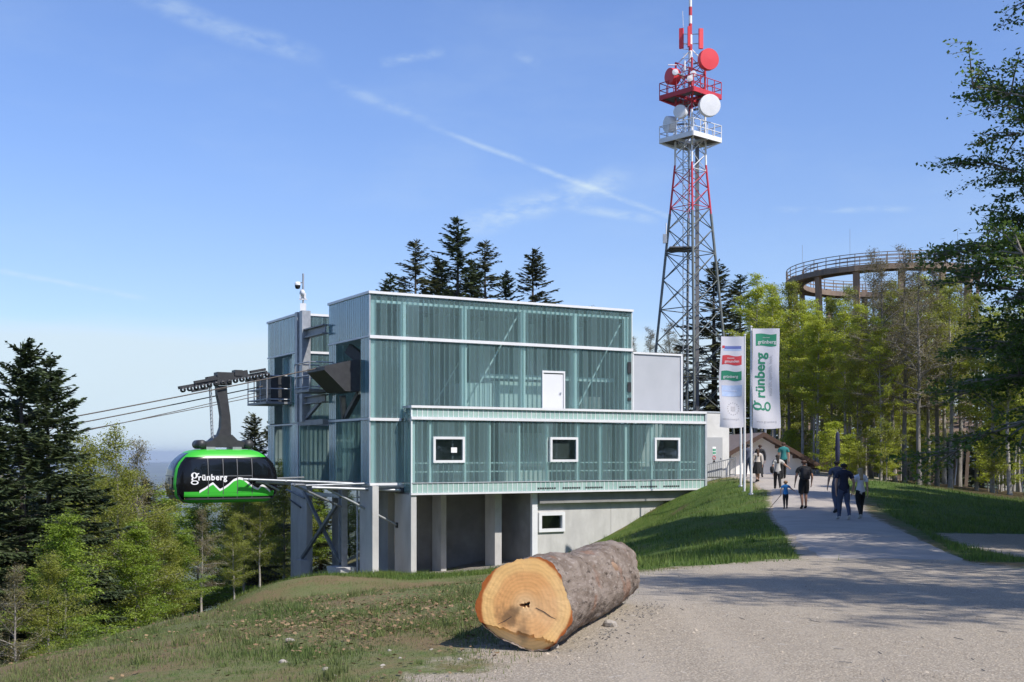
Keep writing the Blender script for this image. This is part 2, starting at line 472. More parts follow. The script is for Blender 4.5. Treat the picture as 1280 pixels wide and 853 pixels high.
GRAVEL = [(-1.5, -30), (-1.2, 5), (-.95, 8.65), (-.5, 9.2), (-.25, 10.2), (.35, 12), (1.0, 15), (1.3, 18.5), (2.1, 20), (5.5, 22.3), (8.2, 22.3), (8.8, 20.5), (14, 19), (60, 15), (60, -30)]
TRACK = [(11.3, 32), (14, 33), (40, 38), (40, 24), (9.9, 23.2), (10.0, 26)]
PATH = [(5.3, 21.8), (6.9, 30), (9.0, 42), (10.7, 50), (11.6, 57), (11.8, 62), (10.5, 72), (8, 90), (30, 90), (19, 70), (16.9, 63), (15.9, 58), (14.6, 52), (12.6, 42), (11.0, 34), (9.4, 27), (8.3, 21.8)]
PAD = [SW(-1, -.4), SW(7, -.4), SW(7, 8), SW(-1, 14), SW(-3.2, 14), SW(-3.2, 1)]
near_m = (np.abs(gx) < 70) & (gy < 110) & (gy > -40)
def zone(poly, w):
    v = np.zeros(len(gx)); s = sdist(poly, gx[near_m], gy[near_m]); v[near_m] = np.clip(.5 - s / w, 0, 1); return v
z_gravel = np.maximum(zone(GRAVEL, 1.6), zone(TRACK, .9))
z_gravel = np.maximum(z_gravel, zone(PATH, .5))
z_dirt = zone(PAD, .8)
# lush grass: the bank before the concrete wall, the right bank, the strip by the pillars
BANK = [(2.0, 20.2), (5.6, 22.4), (9.0, 42), (11.2, 54), (11.3, 62), SW(17, .7), SW(6.5, .7), (1.8, 48), (1.6, 34), (2.6, 26)]
RBANK = [(8.4, 22), (12, 36), (16.5, 60), (40, 70), (40, 20)]
LSTRIP = [SW(-9, -1), SW(-4, -8), SW(5, -5), SW(4, -.6), SW(-1, .2), SW(-5, 13), SW(-12, 12)]
z_lush = np.maximum(np.maximum(zone(BANK, 1.5), zone(RBANK, 1.5)), zone(LSTRIP, 3.0))
WOOD = [(-6.2, 8), (-6.8, 14), (-7.8, 22), (-9.4, 34), (-11.5, 48), (-14, 70), (-60, 110), (-70, -30), (-9, -30)]
z_wood = np.maximum(zone(WOOD, 2.5), zone([(20, 68), (24, 64), (40, 58), (70, 50), (70, 110), (-10, 110), (-4, 80), (8, 86)], 3))
nx, ny = len(xs), len(ys)
idx = np.arange(nx * ny).reshape(ny, nx)
quads = np.stack([idx[:-1, :-1], idx[:-1, 1:], idx[1:, 1:], idx[1:, :-1]], -1).reshape(-1, 4)
# small bumps in the turf and gravel
bump_n = np.array([noise.noise((a * .9, b * .9, 3)) * .035 + noise.noise((a * 3.1, b * 3.1, 9)) * .012 if m_ else 0 for a, b, m_ in zip(gx, gy, near_m)])
gzv = gzv + bump_n * np.clip(1 - z_gravel * .75, 0, 1)

def groundmat():
    m = bpy.data.materials.new('ground'); m.use_nodes = True
    n, l = m.node_tree.nodes, m.node_tree.links
    b = n['Principled BSDF']; b.inputs['Roughness'].default_value = .95; b.inputs['Specular IOR Level'].default_value = .15
    tc = n.new('ShaderNodeTexCoord')
    at = n.new('ShaderNodeAttribute'); at.attribute_name = 'zone'
    sp = n.new('ShaderNodeSeparateColor'); l.new(at.outputs['Color'], sp.inputs[0])
    def nz(scale, detail=6, rough=.6, vor=False):
        t = n.new('ShaderNodeTexVoronoi' if vor else 'ShaderNodeTexNoise'); t.inputs['Scale'].default_value = scale
        if not vor: t.inputs['Detail'].default_value = detail; t.inputs['Roughness'].default_value = rough
        l.new(tc.outputs['Object'], t.inputs['Vector']); return t
    def mr(x, a, c, lo=0., hi=1.):
        r = n.new('ShaderNodeMapRange'); r.inputs[1].default_value = a; r.inputs[2].default_value = c
        r.inputs[3].default_value = lo; r.inputs[4].default_value = hi; l.new(x, r.inputs[0]); return r.outputs[0]
    def mix(f, a, c):
        x = n.new('ShaderNodeMixRGB')
        for i, q in ((0, f), (1, a), (2, c)):
            if isinstance(q, tuple): x.inputs[i].default_value = (*q, 1)
            elif isinstance(q, float): x.inputs[i].default_value = q
            else: l.new(q, x.inputs[i])
        return x.outputs[0]
    def mth(op, a, c):
        x = n.new('ShaderNodeMath'); x.operation = op; x.use_clamp = False
        for i, q in ((0, a), (1, c)):
            if isinstance(q, (int, float)): x.inputs[i].default_value = q
            else: l.new(q, x.inputs[i])
        return x.outputs[0]
    # turf: dry green, olive, straw and brown litter
    turf = mix(mr(nz(.55, 5).outputs[0], .35, .65), (.085, .14, .032), (.14, .17, .06))
    turf = mix(mr(nz(9, 6).outputs[0], .35, .7), turf, (.19, .18, .09))
    litter = mr(mth('ADD', mth('MULTIPLY', nz(.32, 4).outputs[0], 1.0), mth('MULTIPLY', nz(3.5, 5).outputs[0], .45)), .62, .80)
    turf = mix(litter, turf, (.20, .15, .08))
    lush = mix(mr(nz(2.2, 6).outputs[0], .35, .65), (.065, .115, .020), (.10, .14, .032))
    lush = mix(mr(nz(.5, 4).outputs[0], .58, .72), lush, (.12, .10, .05))
    base = mix(mr(mth('ADD', sp.outputs[2], mth('MULTIPLY', mth('SUBTRACT', nz(1.5).outputs[0], .5), 1.2)), .35, .65), turf, lush)
    wood = mix(mr(nz(1.2).outputs[0], .35, .65), (.055, .04, .022), (.09, .07, .03))
    at2 = n.new('ShaderNodeAttribute'); at2.attribute_name = 'zone2'
    sp2 = n.new('ShaderNodeSeparateColor'); l.new(at2.outputs['Color'], sp2.inputs[0])
    base = mix(sp2.outputs[0], base, wood)
    # gravel
    g1 = mix(mr(nz(.35, 5).outputs[0], .35, .65), (.66, .575, .45), (.74, .65, .52))
    g1 = mix(mr(nz(30, 6, .8).outputs[0], .36, .62), (.40, .345, .27), g1)
    v = nz(42, vor=True); g1 = mix(mr(v.outputs['Distance'], .1, .55), g1, (.33, .285, .225))
    g1 = mix(mr(nz(7, 6, .7).outputs[0], .60, .78), g1, (.60, .56, .50))
    mp = n.new('ShaderNodeMapping'); mp.inputs['Rotation'].default_value = (0, 0, R(-28)); mp.inputs['Scale'].default_value = (1.5, .07, 1)
    l.new(tc.outputs['Object'], mp.inputs[0]); tk = n.new('ShaderNodeTexNoise'); tk.inputs['Scale'].default_value = 1.0; tk.inputs['Detail'].default_value = 5; l.new(mp.outputs[0], tk.inputs[0])
    g1 = mix(mr(tk.outputs[0], .50, .70, 0, .5), g1, (.46, .40, .32))
    g1 = mix(mr(nz(.9, 6, .7).outputs[0], .56, .72, 0, .45), g1, (.42, .36, .28))
    gm = mth('ADD', sp.outputs[0], mth('MULTIPLY', mth('SUBTRACT', nz(2.1, 7, .7).outputs[0], .5), 1.5))
    gm = mr(gm, .40, .66)
    base = mix(gm, base, g1)
    dirt = mix(mr(nz(3, 6).outputs[0], .35, .65), (.22, .20, .17), (.30, .28, .245))
    base = mix(mr(sp.outputs[1], .3, .7), base, dirt)
    # far lowland: fields and woods
    ff = mix(mr(nz(.0011, 3).outputs[0], .42, .56), (.045, .06, .028), (.11, .13, .055))
    base = mix(sp2.outputs[1], base, ff)
    l.new(base, b.inputs['Base Color'])
    bp = n.new('ShaderNodeBump'); bp.inputs['Strength'].default_value = .75; bp.inputs['Distance'].default_value = .035
    hsum = mth('ADD', nz(45, 5, .7).outputs[0], mth('MULTIPLY', nz(8, 5).outputs[0], 1.2))
    l.new(hsum, bp.inputs['Height']); l.new(bp.outputs[0], b.inputs['Normal'])
    MATS['ground'] = m
groundmat()
gm_ = np_mesh('ground', np.c_[gx, gy, gzv], quads, 'ground', smooth=True)
ca = gm_.color_attributes.new('zone', 'FLOAT_COLOR', 'POINT')
ca.data.foreach_set('color', np.c_[z_gravel, z_dirt, z_lush, np.ones(len(gx))].astype(np.float32).ravel())
ca = gm_.color_attributes.new('zone2', 'FLOAT_COLOR', 'POINT')
z_far = np.clip((np.hypot(gx - 5, gy - 40) - 130) / 150, 0, 1)
ca.data.foreach_set('color', np.c_[z_wood, z_far, z_far, np.ones(len(gx))].astype(np.float32).ravel())
ground = bpy.data.objects.new('ground', gm_); C.objects.link(ground)
tag(ground, 'rough turf and pale gravel yard sloping down to the station', kind='structure')

# asphalt path as its own sheet a little above the ground, edges dipping under the turf
def path_sheet():
    Lp = np.array([(5.6, 22.0), (6.9, 30), (9.0, 42), (10.7, 50), (11.6, 57), (11.8, 62), (10.9, 70), (9, 88)], float)
    Rp = np.array([(8.5, 22.0), (10.2, 30), (12.6, 42), (14.3, 50), (15.7, 57), (16.7, 62), (19, 70), (26, 88)], float)
    t = np.linspace(0, 1, 140); k = np.linspace(0, 1, len(Lp))
    def sm(P):
        y = np.interp(t, k, P[:, 1]); x = np.interp(y, P[:, 1], P[:, 0])
        for _ in range(6): x = np.r_[x[0], (x[:-2] + 2 * x[1:-1] + x[2:]) / 4, x[-1]]
        return x, y
    lx, ly = sm(Lp); rx, ry = sm(Rp)
    V = []; n = 15
    for i in range(len(t)):
        j = noise.noise((0, t[i] * 40, 0)) * .10; j2 = noise.noise((7, t[i] * 40, 0)) * .10
        for q in np.linspace(0, 1, n):
            x = (lx[i] + j) * (1 - q) + (rx[i] + j2) * q; y = ly[i] * (1 - q) + ry[i] * q
            e = min(q, 1 - q)
            V.append((x, y, .03 if e > .02 else -.05))
    V = np.array(V); front = V[:, 1] < 22.8
    V[:, 2] = np.where(front & (V[:, 2] > 0), .03 - .055 * (22.8 - V[:, 1]) / .8, V[:, 2]) + hgt(V[:, 0], V[:, 1])
    ii = np.arange(len(V)).reshape(-1, n)
    F = np.stack([ii[:-1, :-1], ii[:-1, 1:], ii[1:, 1:], ii[1:, :-1]], -1).reshape(-1, 4)
    o = bpy.data.objects.new('path', np_mesh('path', V, F, 'asphalt', True)); C.objects.link(o)
    tag(o, 'grey asphalt footpath rising past the flag poles', kind='structure')
path_sheet()

# ================================================================ CABLE CAR STATION  (local axes: s along the front, t into the depth, z up)
sta = thing('cable_car_station', 'green glass cable car mountain station on tall concrete pillars', 'station', (AX, AY, 0), STA_RZ)
STEP = .262
strip_cache = {}
def strip_mesh(h, w, kind):
    key = (round(h, 3), round(w, 3), kind)
    if key not in strip_cache:
        b = MB()
        b.mi(0).add([(.026, 0, 0), (w - .026, 0, 0), (w - .026, 0, h), (.026, 0, h)], [(0, 1, 2, 3)])
        b.mi(1).box(.003, .0255, -.004, .05, 0, h).box(w - .0255, w - .003, -.004, .05, 0, h)
        strip_cache[key] = b.mesh('glass_strip', [kind, 'channel_glass_edge'])
    return strip_cache[key]
def band(a0, a1, z0, z1, pos, face='front', holes=(), kind='channel_glass'):
    """a row of upright glass channels; face 'front' lies at t=pos and looks to -t, 'left' lies at s=pos and looks to -s"""
    n = max(1, round((a1 - a0) / STEP)); w = (a1 - a0) / n
    for i in range(n):
        c0, c1 = a0 + i * w, a0 + (i + 1) * w; cm = (c0 + c1) / 2
        spans = [(z0, z1)]
        for h0, h1, g0, g1 in holes:
            if h0 < cm < h1:
                spans = [q for a, b in spans for q in ((a, min(b, g0)), (max(a, g1), b)) if q[1] - q[0] > .05]
        for a, b in spans:
            me = strip_mesh(b - a, w, kind)
            if face == 'front': inst(me, 'glass_strip', sta, (c0, pos, a))
            else: inst(me, 'glass_strip', sta, (pos, c1, a), -PI / 2)
def part(name, m, f, **kw):
    b = MB(); f(b); return b.build(name, m, sta, **kw)
def pbox(name, m, *a): return part(name, m, lambda b: b.box(*a))

S0, S1, T0, TB = -1.64, 12.70, .90, 6.05
# -- upper block
band(S0 + .04, S1 - .04, 7.02, 8.88, T0)
band(S0 + .04, .0, 3.30, 6.86, T0)
DOOR = (7.36, 8.66, 3.5, 5.72)
band(.0, S1 - .04, 3.78, 6.86, T0, holes=[DOOR])
band(S0 + .04, -.02, .36, 3.14, T0)
band(T0 + .04, TB - .02, 7.02, 8.88, S0, 'left', kind='channel_glass_blue')
for z0, z1 in ((3.32, 6.92), (.34, 3.18)):
    band(T0 + .04, 1.95, z0, z1, S0, 'left', kind='channel_glass_blue'); band(5.08, TB - .02, z0, z1, S0, 'left', kind='channel_glass_blue')
# inside lining of the docking bay
band(-1.5, 1.9, .34, 3.18, 5.15); band(-1.5, 1.9, 3.32, 6.9, 5.15)
# right end and back walls
pbox('end_wall', 'interior', S1 - .10, S1 - .02, T0 + .02, TB, 3.8, 8.88)
pbox('back_wall', 'interior', S0 + .1, S1 - .12, TB - .1, TB - .02, .3, 8.88)
pbox('roof', 'roof_grey', S0 + .05, S1 - .05, T0 + .07, TB - .05, 8.80, 8.93)
def coping(b):
    b.box(S0 - .07, S1 + .05, T0 - .08, T0 + .12, 8.885, 9.0); b.box(S0 - .07, S0 + .12, T0 + .122, TB + .02, 8.885, 9.0)
    b.box(S0 + .122, S1 + .05, TB - .17, TB + .02, 8.885, 9.0); b.box(S1 - .15, S1 + .05, T0 + .122, TB - .172, 8.885, 9.0)
part('roof_trim', 'white_metal', coping)
pbox('cladding_rail', 'white_metal', S0 - .03, S1 + .02, T0 - .09, T0 - .002, 6.87, 7.01)
pbox('cladding_rail', 'silver_metal', S0 - .05, S0 - .002, T0, TB, 6.93, 7.01)
pbox('cladding_rail', 'white_metal', S0 - .03, -.12, T0 - .09, T0 - .002, 3.16, 3.29)
pbox('cladding_rail', 'silver_metal', S0 - .05, S0 - .002, T0, TB, 3.20, 3.30)
pbox('cladding_rail', 'white_metal', S0 - .03, -.12, T0 - .09, T0 - .002, .24, .35)
pbox('cladding_rail', 'silver_metal', S0 - .05, S0 - .002, T0, 1.95, .24, .33)
pbox('corner_post', 'silver_metal', S0 - .022, S0 + .03, T0 - .022, T0 + .03, .35, 8.885)
pbox('corner_post', 'steel_green', S1 - .035, S1 + .012, T0 - .02, T0 + .05, 3.85, 8.885)
# steel frame that shows through the glass
for s in (-1.45, .05, 3.18, 6.37, 9.33, 12.41):
    pbox('column', 'steel_green', s - .13, s + .13, T0 + .09, T0 + .30, .3 if s < 0 else 3.3, 8.50)
for s in (3.18, 6.37, 9.33, 12.41):
    pbox('column', 'steel_green', s - .12, s + .12, 5.2, 5.4, 3.3, 8.50)
pbox('roof_beam', 'steel_green', S0 + .12, S1 - .14, T0 + .08, T0 + .28, 8.505, 8.62)
pbox('floor_slab', 'concrete_dark', 0, S1 - .12, 1.3, TB - .12, 3.25, 3.55)
pbox('floor_slab', 'concrete_dark', 2.0, S1 - .12, T0 + .42, TB - .12, .0, .25)
for s0, z0, s1, z1 in ((9.55, 3.8, 12.25, 8.3), (3.3, 3.7, 6.25, 8.4), (6.2, 8.3, 3.4, 3.9)):
    t = T0 + .36 if s0 < s1 else 5.0
    part('diagonal_brace', 'steel_green', lambda b: b.tube([(s0, t, z0), (s1, t, z1)], .04, 8))
# ledge of equipment and cable trays seen dimly inside
for a in ((3.9, 5.3, 2.2, 3.4, 3.56, 5.1), (5.6, 8.9, 2.6, 4.4, 3.56, 5.25), (10.0, 11.9, 2.4, 3.4, 3.56, 4.6)):
    pbox('machine', 'concrete_dark' if a[0] > 9 else 'steel_green', *a)
pbox('crane_beam', 'steel_green', 4.6, 12.3, 2.0, 2.2, 5.35, 5.55)
# vents on the right corner
for z0, z1 in ((5.75, 6.33), (4.82, 5.30), (4.38, 4.52)):
    part('vent', 'dark_steel', lambda b: b.box(12.42, 12.62, T0 - .05, T0 - .004, z0, z1))
# upper door onto the ledge
dr = pbox('door', 'door_paint', 7.44, 8.56, T0 - .02, T0 + .03, 3.78, 5.56)
def frame(b, a0, a1, z0, z1, w, t0, t1):
    b.box(a0, a1, t0, t1, z1 - w, z1); b.box(a0, a1, t0, t1, z0, z0 + w)
    b.box(a0, a0 + w, t0, t1, z0 + w, z1 - w); b.box(a1 - w, a1, t0, t1, z0 + w, z1 - w)
b = MB(); b.box(7.36, 8.66, T0 - .07, T0 + .05, 5.62, 5.72).box(7.36, 7.43, T0 - .07, T0 + .05, 3.78, 5.618).box(8.58, 8.66, T0 - .07, T0 + .05, 3.78, 5.618)
b.build('door_frame', 'white_metal', dr)
MB().box(8.38, 8.46, T0 - .10, T0 - .022, 4.62, 4.68).build('handle', 'silver_metal', dr)
# metal-clad box beside the block
pbox('plant_room', 'sheet_metal', 12.76, 15.80, T0 + .02, 5.0, 3.82, 6.76)
part('plant_room_trim', 'white_metal', lambda b: (b.box(12.74, 15.88, T0 - .05, 5.03, 6.762, 6.86), b.box(15.78, 15.88, T0 - .05, T0 + .08, 3.82, 6.76), b.box(12.74, 12.80, T0 - .03, T0 + .05, 3.82, 6.76)))

# -- long lower box
L0, L1 = 0.0, 16.66
WIN = [(1.07, 2.68, 1.26, 2.45), (7.27, 8.85, 1.28, 2.47), (13.43, 15.02, 1.30, 2.49)]
band(L0 + .03, L1 - .03, .37, 3.20, 0, holes=WIN)
band(.05, T0 - .06, .37, 3.75, L0, 'left')
def ribs(z0, z1):
    b = MB(); n = round((L1 - L0) / STEP); w = (L1 - L0 - .06) / n
    for i in range(n):
        a = L0 + .03 + i * w
        b.mi(0).box(a + .02, a + w - .02, 0, .012, z0, z1); b.mi(1).box(a - .013, a + .016, -.012, .05, z0, z1)
    return b
for z0, z1 in ((3.35, 3.74), (-.10, .33)):
    o = ribs(z0, z1).build('glass_skirt', ['skirt_glass', 'white_metal'], sta); tag(o, kind='stuff')
    pbox('skirt_backing', 'concrete_white', L0 + .06, L1 - .04, .10, .14, z0, z1)
MB().box(.014, .05, .05, .85, -.1, .33).build('skirt_side', 'channel_glass_edge', sta)
pbox('cladding_rail', 'white_metal', L0 - .03, L1 + .03, -.09, -.004, 3.215, 3.345)
pbox('parapet_trim', 'white_metal', L0 - .04, L1 + .05, -.10, .25, 3.742, 3.85)
pbox('parapet_trim', 'silver_metal', L0 - .04, L0 + .12, .252, T0 - .03, 3.742, 3.85)
pbox('cladding_rail', 'white_metal', L0 - .03, L1 + .03, -.05, .12, -.19, -.105)
pbox('cladding_rail', 'silver_metal', L0 + .02, L1 - .02, -.045, -.004, .33, .368)
pbox('corner_post', 'steel_green', L0 - .02, L0 + .05, -.02, .05, -.10, 3.74)
pbox('corner_post', 'silver_metal', L1 - .02, L1 + .10, -.06, .3, -.19, 3.745)
pbox('ledge_roof', 'roof_grey', L0 + .1, L1, .26, T0 + .0, 3.60, 3.70)
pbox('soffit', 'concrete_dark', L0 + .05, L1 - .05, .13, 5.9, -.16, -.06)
pbox('floor_slab', 'concrete', L0 + .1, L1 - .1, .2, 5.7, -.04, .30)
pbox('ceiling', 'interior', L0 + .1, L1 - .1, .3, 1.28, 3.30, 3.50)
pbox('inner_wall', 'interior', L0 + .1, L1 - .1, 3.4, 3.5, .31, 3.28)
pbox('inner_wall', 'concrete_white', 5.9, 8.4, 1.9, 2.0, .31, 2.7)
pbox('end_wall', 'interior', L1 - .08, L1 - .03, .3, 5, .31, 3.28)
for s in (.16, 1.0, 2.75, 4.04, 5.63, 7.18, 8.93, 10.25, 11.78, 13.35, 15.1, 16.4):
    pbox('mullion', 'steel_green', s - .065, s + .065, .09, .20, .31, 3.28)
for z in (.82, 1.22):
    pbox('inner_rail', 'steel_green', .1, L1 - .1, .22, .26, z, z + .05)
for s in (11.0, 11.7, 15.4, 15.9):
    pbox('inner_post', 'grey_steel', s, s + .08, .5, .6, .31, 2.9)
for i, (a0, a1, z0, z1) in enumerate(WIN):
    b = MB(); frame(b, a0, a1, z0, z1, .115, -.07, .06)
    w = b.build('window', 'white_metal', sta)
    MB().box(a0 + .117, a1 - .117, .0, .02, z0 + .117, z1 - .117).build('pane', 'pane_glass', w)
    if i == 0:
        MB().box(a0 + .92, a0 + 1.22, -.02, -.006, z0 + .46, z0 + .70).build('notice', 'white_paint', w)
        MB().box(a0 + 1.04, a0 + 1.10, .10, .16, z0 + .14, z1 - .14).build('inner_bar', 'white_metal', w)
    if i == 1:
        MB().box(a0 + .16, a0 + 1.16, .09, .11, z0 + .15, z1 - .15).build('blind', 'concrete', w)
# small dark vent slits along the skirt
for s in (6.6, 8.0, 9.3, 11.3, 12.6, 14.0):
    part('vent', 'dark_steel', lambda b: [b.box(s + i * .13, s + i * .13 + .09, -.016, -.004, -.02, .06) for i in range(8)])
# -- annex with escape door
pbox('annex', 'concrete_white', 16.80, 19.30, 1.25, 6.0, -1.2, 3.86)
pbox('annex_trim', 'silver_metal', 16.79, 19.34, 1.21, 6.05, 3.862, 3.93)
d2 = pbox('door', 'grey_door', 17.72, 18.80, 1.19, 1.248, .45, 2.55)
b = MB(); b.box(18.10, 18.34, 1.172, 1.186, 1.62, 2.05).build('escape_sign', 'white_paint', d2)
b = MB()
for ds in (-.09, .0):
    for dz in (.06, .22): b.box(18.12 + (.11 if ds == 0 else 0), 18.12 + (.11 if ds == 0 else 0) + .085, 1.160, 1.170, 1.64 + dz - .04, 1.64 + dz + .08)
b.build('escape_symbol', 'sign_green', d2)
b = MB(); b.lathe([(.075, 0), (.105, 0), (.105, .012), (.075, .012)], 20, (0, -1, 0), (18.22, 1.186, 1.46)); b.build('ban_symbol', 'flag_red', d2)
b = MB(); b.prism([(18.10, 1.18), (18.34, 1.18), (18.22, 1.36)], 'y', 1.172, 1.186).build('warning_symbol', 'black_paint', d2)
MB().box(18.66, 18.74, 1.13, 1.188, 1.42, 1.46).build('handle', 'silver_metal', d2)

# -- concrete below
def hole_wall(b, a0, a1, z0, z1, t0, t1, h):
    h0, h1, g0, g1 = h
    b.box(a0, h0, t0, t1, z0, z1); b.box(h1, a1, t0, t1, z0, z1); b.box(h0, h1, t0, t1, z0, g0); b.box(h0, h1, t0, t1, g1, z1)
part('base_wall', 'concrete', lambda b: hole_wall(b, 6.85, 11.2, -5.5, -.17, .60, .95, (7.02, 8.42, -2.02, -1.22)))
pbox('base_wall', 'concrete', 11.22, 15.4, -5.5, -.17, .585, .95) if False else part('base_wall', 'concrete', lambda b: b.box(11.215, 15.9, .60, .95, -5.5, -.17))
b = MB(); frame(b, 6.98, 8.46, -2.12, -1.16, .16, .50, .70)
w = b.build('window', 'white_metal', sta)
MB().box(7.145, 8.295, .66, .68, -1.955, -1.325).build('pane', 'pane_glass', w)
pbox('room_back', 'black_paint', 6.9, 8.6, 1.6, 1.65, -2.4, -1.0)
pbox('beam', 'concrete_dark', 6.9, 15.9, .30, .598, -.72, -.165)  # dark strip; shadow of the box overhang put into its colour
part('base_wall', 'concrete_dark', lambda b: b.box(6.60, 6.84, .62, 8.0, -5.5, -.17))  # inner walls in a darker concrete: undercroft shade is put into the colour
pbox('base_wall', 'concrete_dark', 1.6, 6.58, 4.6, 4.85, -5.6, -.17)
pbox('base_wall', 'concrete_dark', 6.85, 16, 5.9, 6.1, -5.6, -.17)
pbox('wall_band', 'white_metal', 6.56, 6.86, .44, .618, -3.6, -.2)
for nm, a in (('pillar', (0.0, .27, .03, 1.85)), ('pillar', (3.0, 3.28, 3.1, 4.1)), ('pillar', (5.15, 5.52, 1.6, 2.6)), ('pillar', (-1.62, -1.32, .62, 2.15)),
              ('pillar', (-1.62, -1.30, 9.3, 11.75)), ('pillar', (1.2, 1.55, 5.4, 6.6)), ('pillar', (.1, .4, 8.8, 10.2)), ('pillar', (3.4, 3.9, 6.3, 7.3))):
    o = pbox(nm, 'concrete', *a, -6.2, -.17 if a[0] >= 0 else .22)
pbox('plinth', 'concrete', -2.15, -1.64, 8.7, 9.75, -5.6, -3.72)
pbox('plinth', 'concrete', -2.15, -1.15, 3.75, 4.95, -5.2, -3.68)
# steel post and cross brace under the docking bay
part('steel_post', 'galvanised', lambda b: (b.box(-1.72, -1.42, 4.15, 4.19, -3.68, .24), b.box(-1.72, -1.42, 4.50, 4.54, -3.68, .24), b.box(-1.59, -1.55, 4.192, 4.498, -3.68, .24)))
part('cross_brace', 'grey_steel', lambda b: b.beam((-1.66, 4.45, -3.55), (-1.66, 9.6, -.25), .14, .16))
part('cross_brace', 'grey_steel', lambda b: b.beam((-1.82, 4.5, -.75), (-1.82, 9.4, -3.65), .14, .16))
part('tie_beam', 'galvanised', lambda b: b.beam((-1.56, 4.55, -.35), (-1.56, 9.3, -.35), .16, .18))
part('cross_brace', 'grey_steel', lambda b: b.tube([(-1.70, 9.4, -.6), (-2.0, 11.3, -.2)], .05, 8))
part('bolt_rod', 'dark_steel', lambda b: b.tube([(-1.72, 9.9, -1.1), (-1.72, 11.6, -.75)], .04, 6))
part('down_pipe', 'galvanised', lambda b: b.tube([(-1.70, 2.22, -4.0), (-1.70, 2.22, .24)], .05, 8))

# -- rear left block
RL0, RL1 = 10.55, 15.54
band(RL0 + .04, RL1, 7.02, 8.88, S0, 'left', kind='channel_glass_blue')
for z0, z1 in ((3.32, 6.92), (.30, 3.18)):
    band(RL0 + .04, 11.49, z0, z1, S0, 'left', kind='channel_glass_blue'); band(14.42, RL1, z0, z1, S0, 'left', kind='channel_glass_blue')
    band(11.5, 14.4, z0, z1, S0 + .45, 'left', kind='channel_glass_blue')
    band(S0 + .04, 3.6, z0, z1, RL0)
band(S0 + .04, 3.6, 7.02, 8.88, RL0)
pbox('roof', 'roof_grey', S0 + .05, 5.9, RL0 + .07, RL1 - .02, 8.80, 8.93)
def coping2(b):
    b.box(S0 - .07, 6.0, RL0 - .06, RL0 + .1, 8.885, 9.0); b.box(S0 - .07, S0 + .1, RL0 + .102, RL1 + .05, 8.885, 9.0)
part('roof_trim', 'white_metal', coping2)
pbox('back_wall', 'interior', 4.0, 4.1, RL0 + .1, RL1, -.0, 8.85); pbox('back_wall', 'interior', S0 + .1, 4.0, RL1 - .1, RL1 - .02, .0, 8.85)
for z in (7.0, 3.25, .24):
    pbox('cladding_rail', 'silver_metal', S0 - .05, S0 - .002, RL0, RL1, z - .07, z + .01)
    pbox('cladding_rail', 'white_metal', S0 - .03, 3.6, RL0 - .07, RL0 - .002, z - .09, z + .03)
pbox('corner_post', 'silver_metal', S0 - .02, S0 + .03, RL0 - .02, RL0 + .03, .27, 8.885)
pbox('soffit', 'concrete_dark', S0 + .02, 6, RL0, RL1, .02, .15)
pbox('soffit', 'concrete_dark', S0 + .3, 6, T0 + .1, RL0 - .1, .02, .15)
pbox('bay_floor_edge', 'grey_steel', S0 - .12, S0 + .28, 2.0, 5.05, .02, .22)
pbox('bay_floor_edge', 'grey_steel', S0 - .25, S0 - .06, TB + .1, 9.2, .10, .28)
# gap between the two blocks: tall column, beams, bracing
pbox('portal_column', 'galvanised', -2.05, -1.60, 8.75, 9.15, 3.3, 8.92); pbox('portal_column', 'galvanised', -2.05, -1.60, 9.52, 9.88, 3.3, 8.92)
pbox('portal_column', 'silver_metal', -1.90, -1.72, 9.152, 9.518, 3.3, 8.92)
part('portal_beam', 'grey_steel', lambda b: (b.beam((-1.8, TB, 7.95), (-1.8, 9.5, 7.95), .35, .06), b.beam((-1.8, TB, 7.55), (-1.8, 9.5, 7.55), .35, .06), b.beam((-1.8, TB, 7.75), (-1.8, 9.5, 7.75), .06, .34)))
part('portal_beam', 'grey_steel', lambda b: (b.beam((-1.8, TB, 4.55), (-1.8, 9.5, 4.55), .35, .06), b.beam((-1.8, TB, 4.2), (-1.8, 9.5, 4.2), .35, .06), b.beam((-1.8, TB, 4.38), (-1.8, 9.5, 4.38), .06, .30)))
pbox('portal_beam', 'grey_steel', -1.95, -1.66, TB + .02, 9.5, 3.1, 3.36)
part('portal_brace', 'grey_steel', lambda b: b.beam((-1.8, 9.0, 3.4), (-1.8, 6.9, 4.2), .14, .18))
band(1.0, 1.0 + .001, 3.4, 6.9, 9, 'front') if False else None
pbox('bay_back', 'interior', 4.1, 4.2, TB, RL0, .2, 8.8)
# rope saddles
sd = part('rope_saddle', 'dark_steel', lambda b: b.prism([(-1.60, 4.52), (-1.60, 5.98), (-1.9, 5.98), (-3.35, 5.62), (-3.35, 5.45), (-2.35, 4.52)], 'y', 2.05, 4.35))
tag(sd, label='black steel rope saddle housing jutting from the upper opening')
MB().box(-3.42, -1.55, 2.0, 4.4, 5.985, 6.04).build('cover_plate', 'cabin_grey', sd) if False else None
part('saddle_prop', 'dark_steel', lambda b: b.beam((-1.55, 2.3, 4.5), (-1.35, 4.6, 3.35), .22, .22))
part('saddle_prop', 'dark_steel', lambda b: b.beam((-1.5, 4.6, 4.45), (-1.4, 4.6, 3.3), .24, .24))
part('saddle_prop', 'dark_steel', lambda b: b.beam((-1.2, 4.55, 6.7), (-.6, 3.6, 5.9), .3, .5))
pbox('rope_saddle', 'dark_steel', -2.7, -.7, 11.75, 14.3, 4.42, 5.75)
part('saddle_prop', 'dark_steel', lambda b: b.beam((-1.5, 11.7, 4.4), (-.8, 12.6, 3.4), .2, .2))
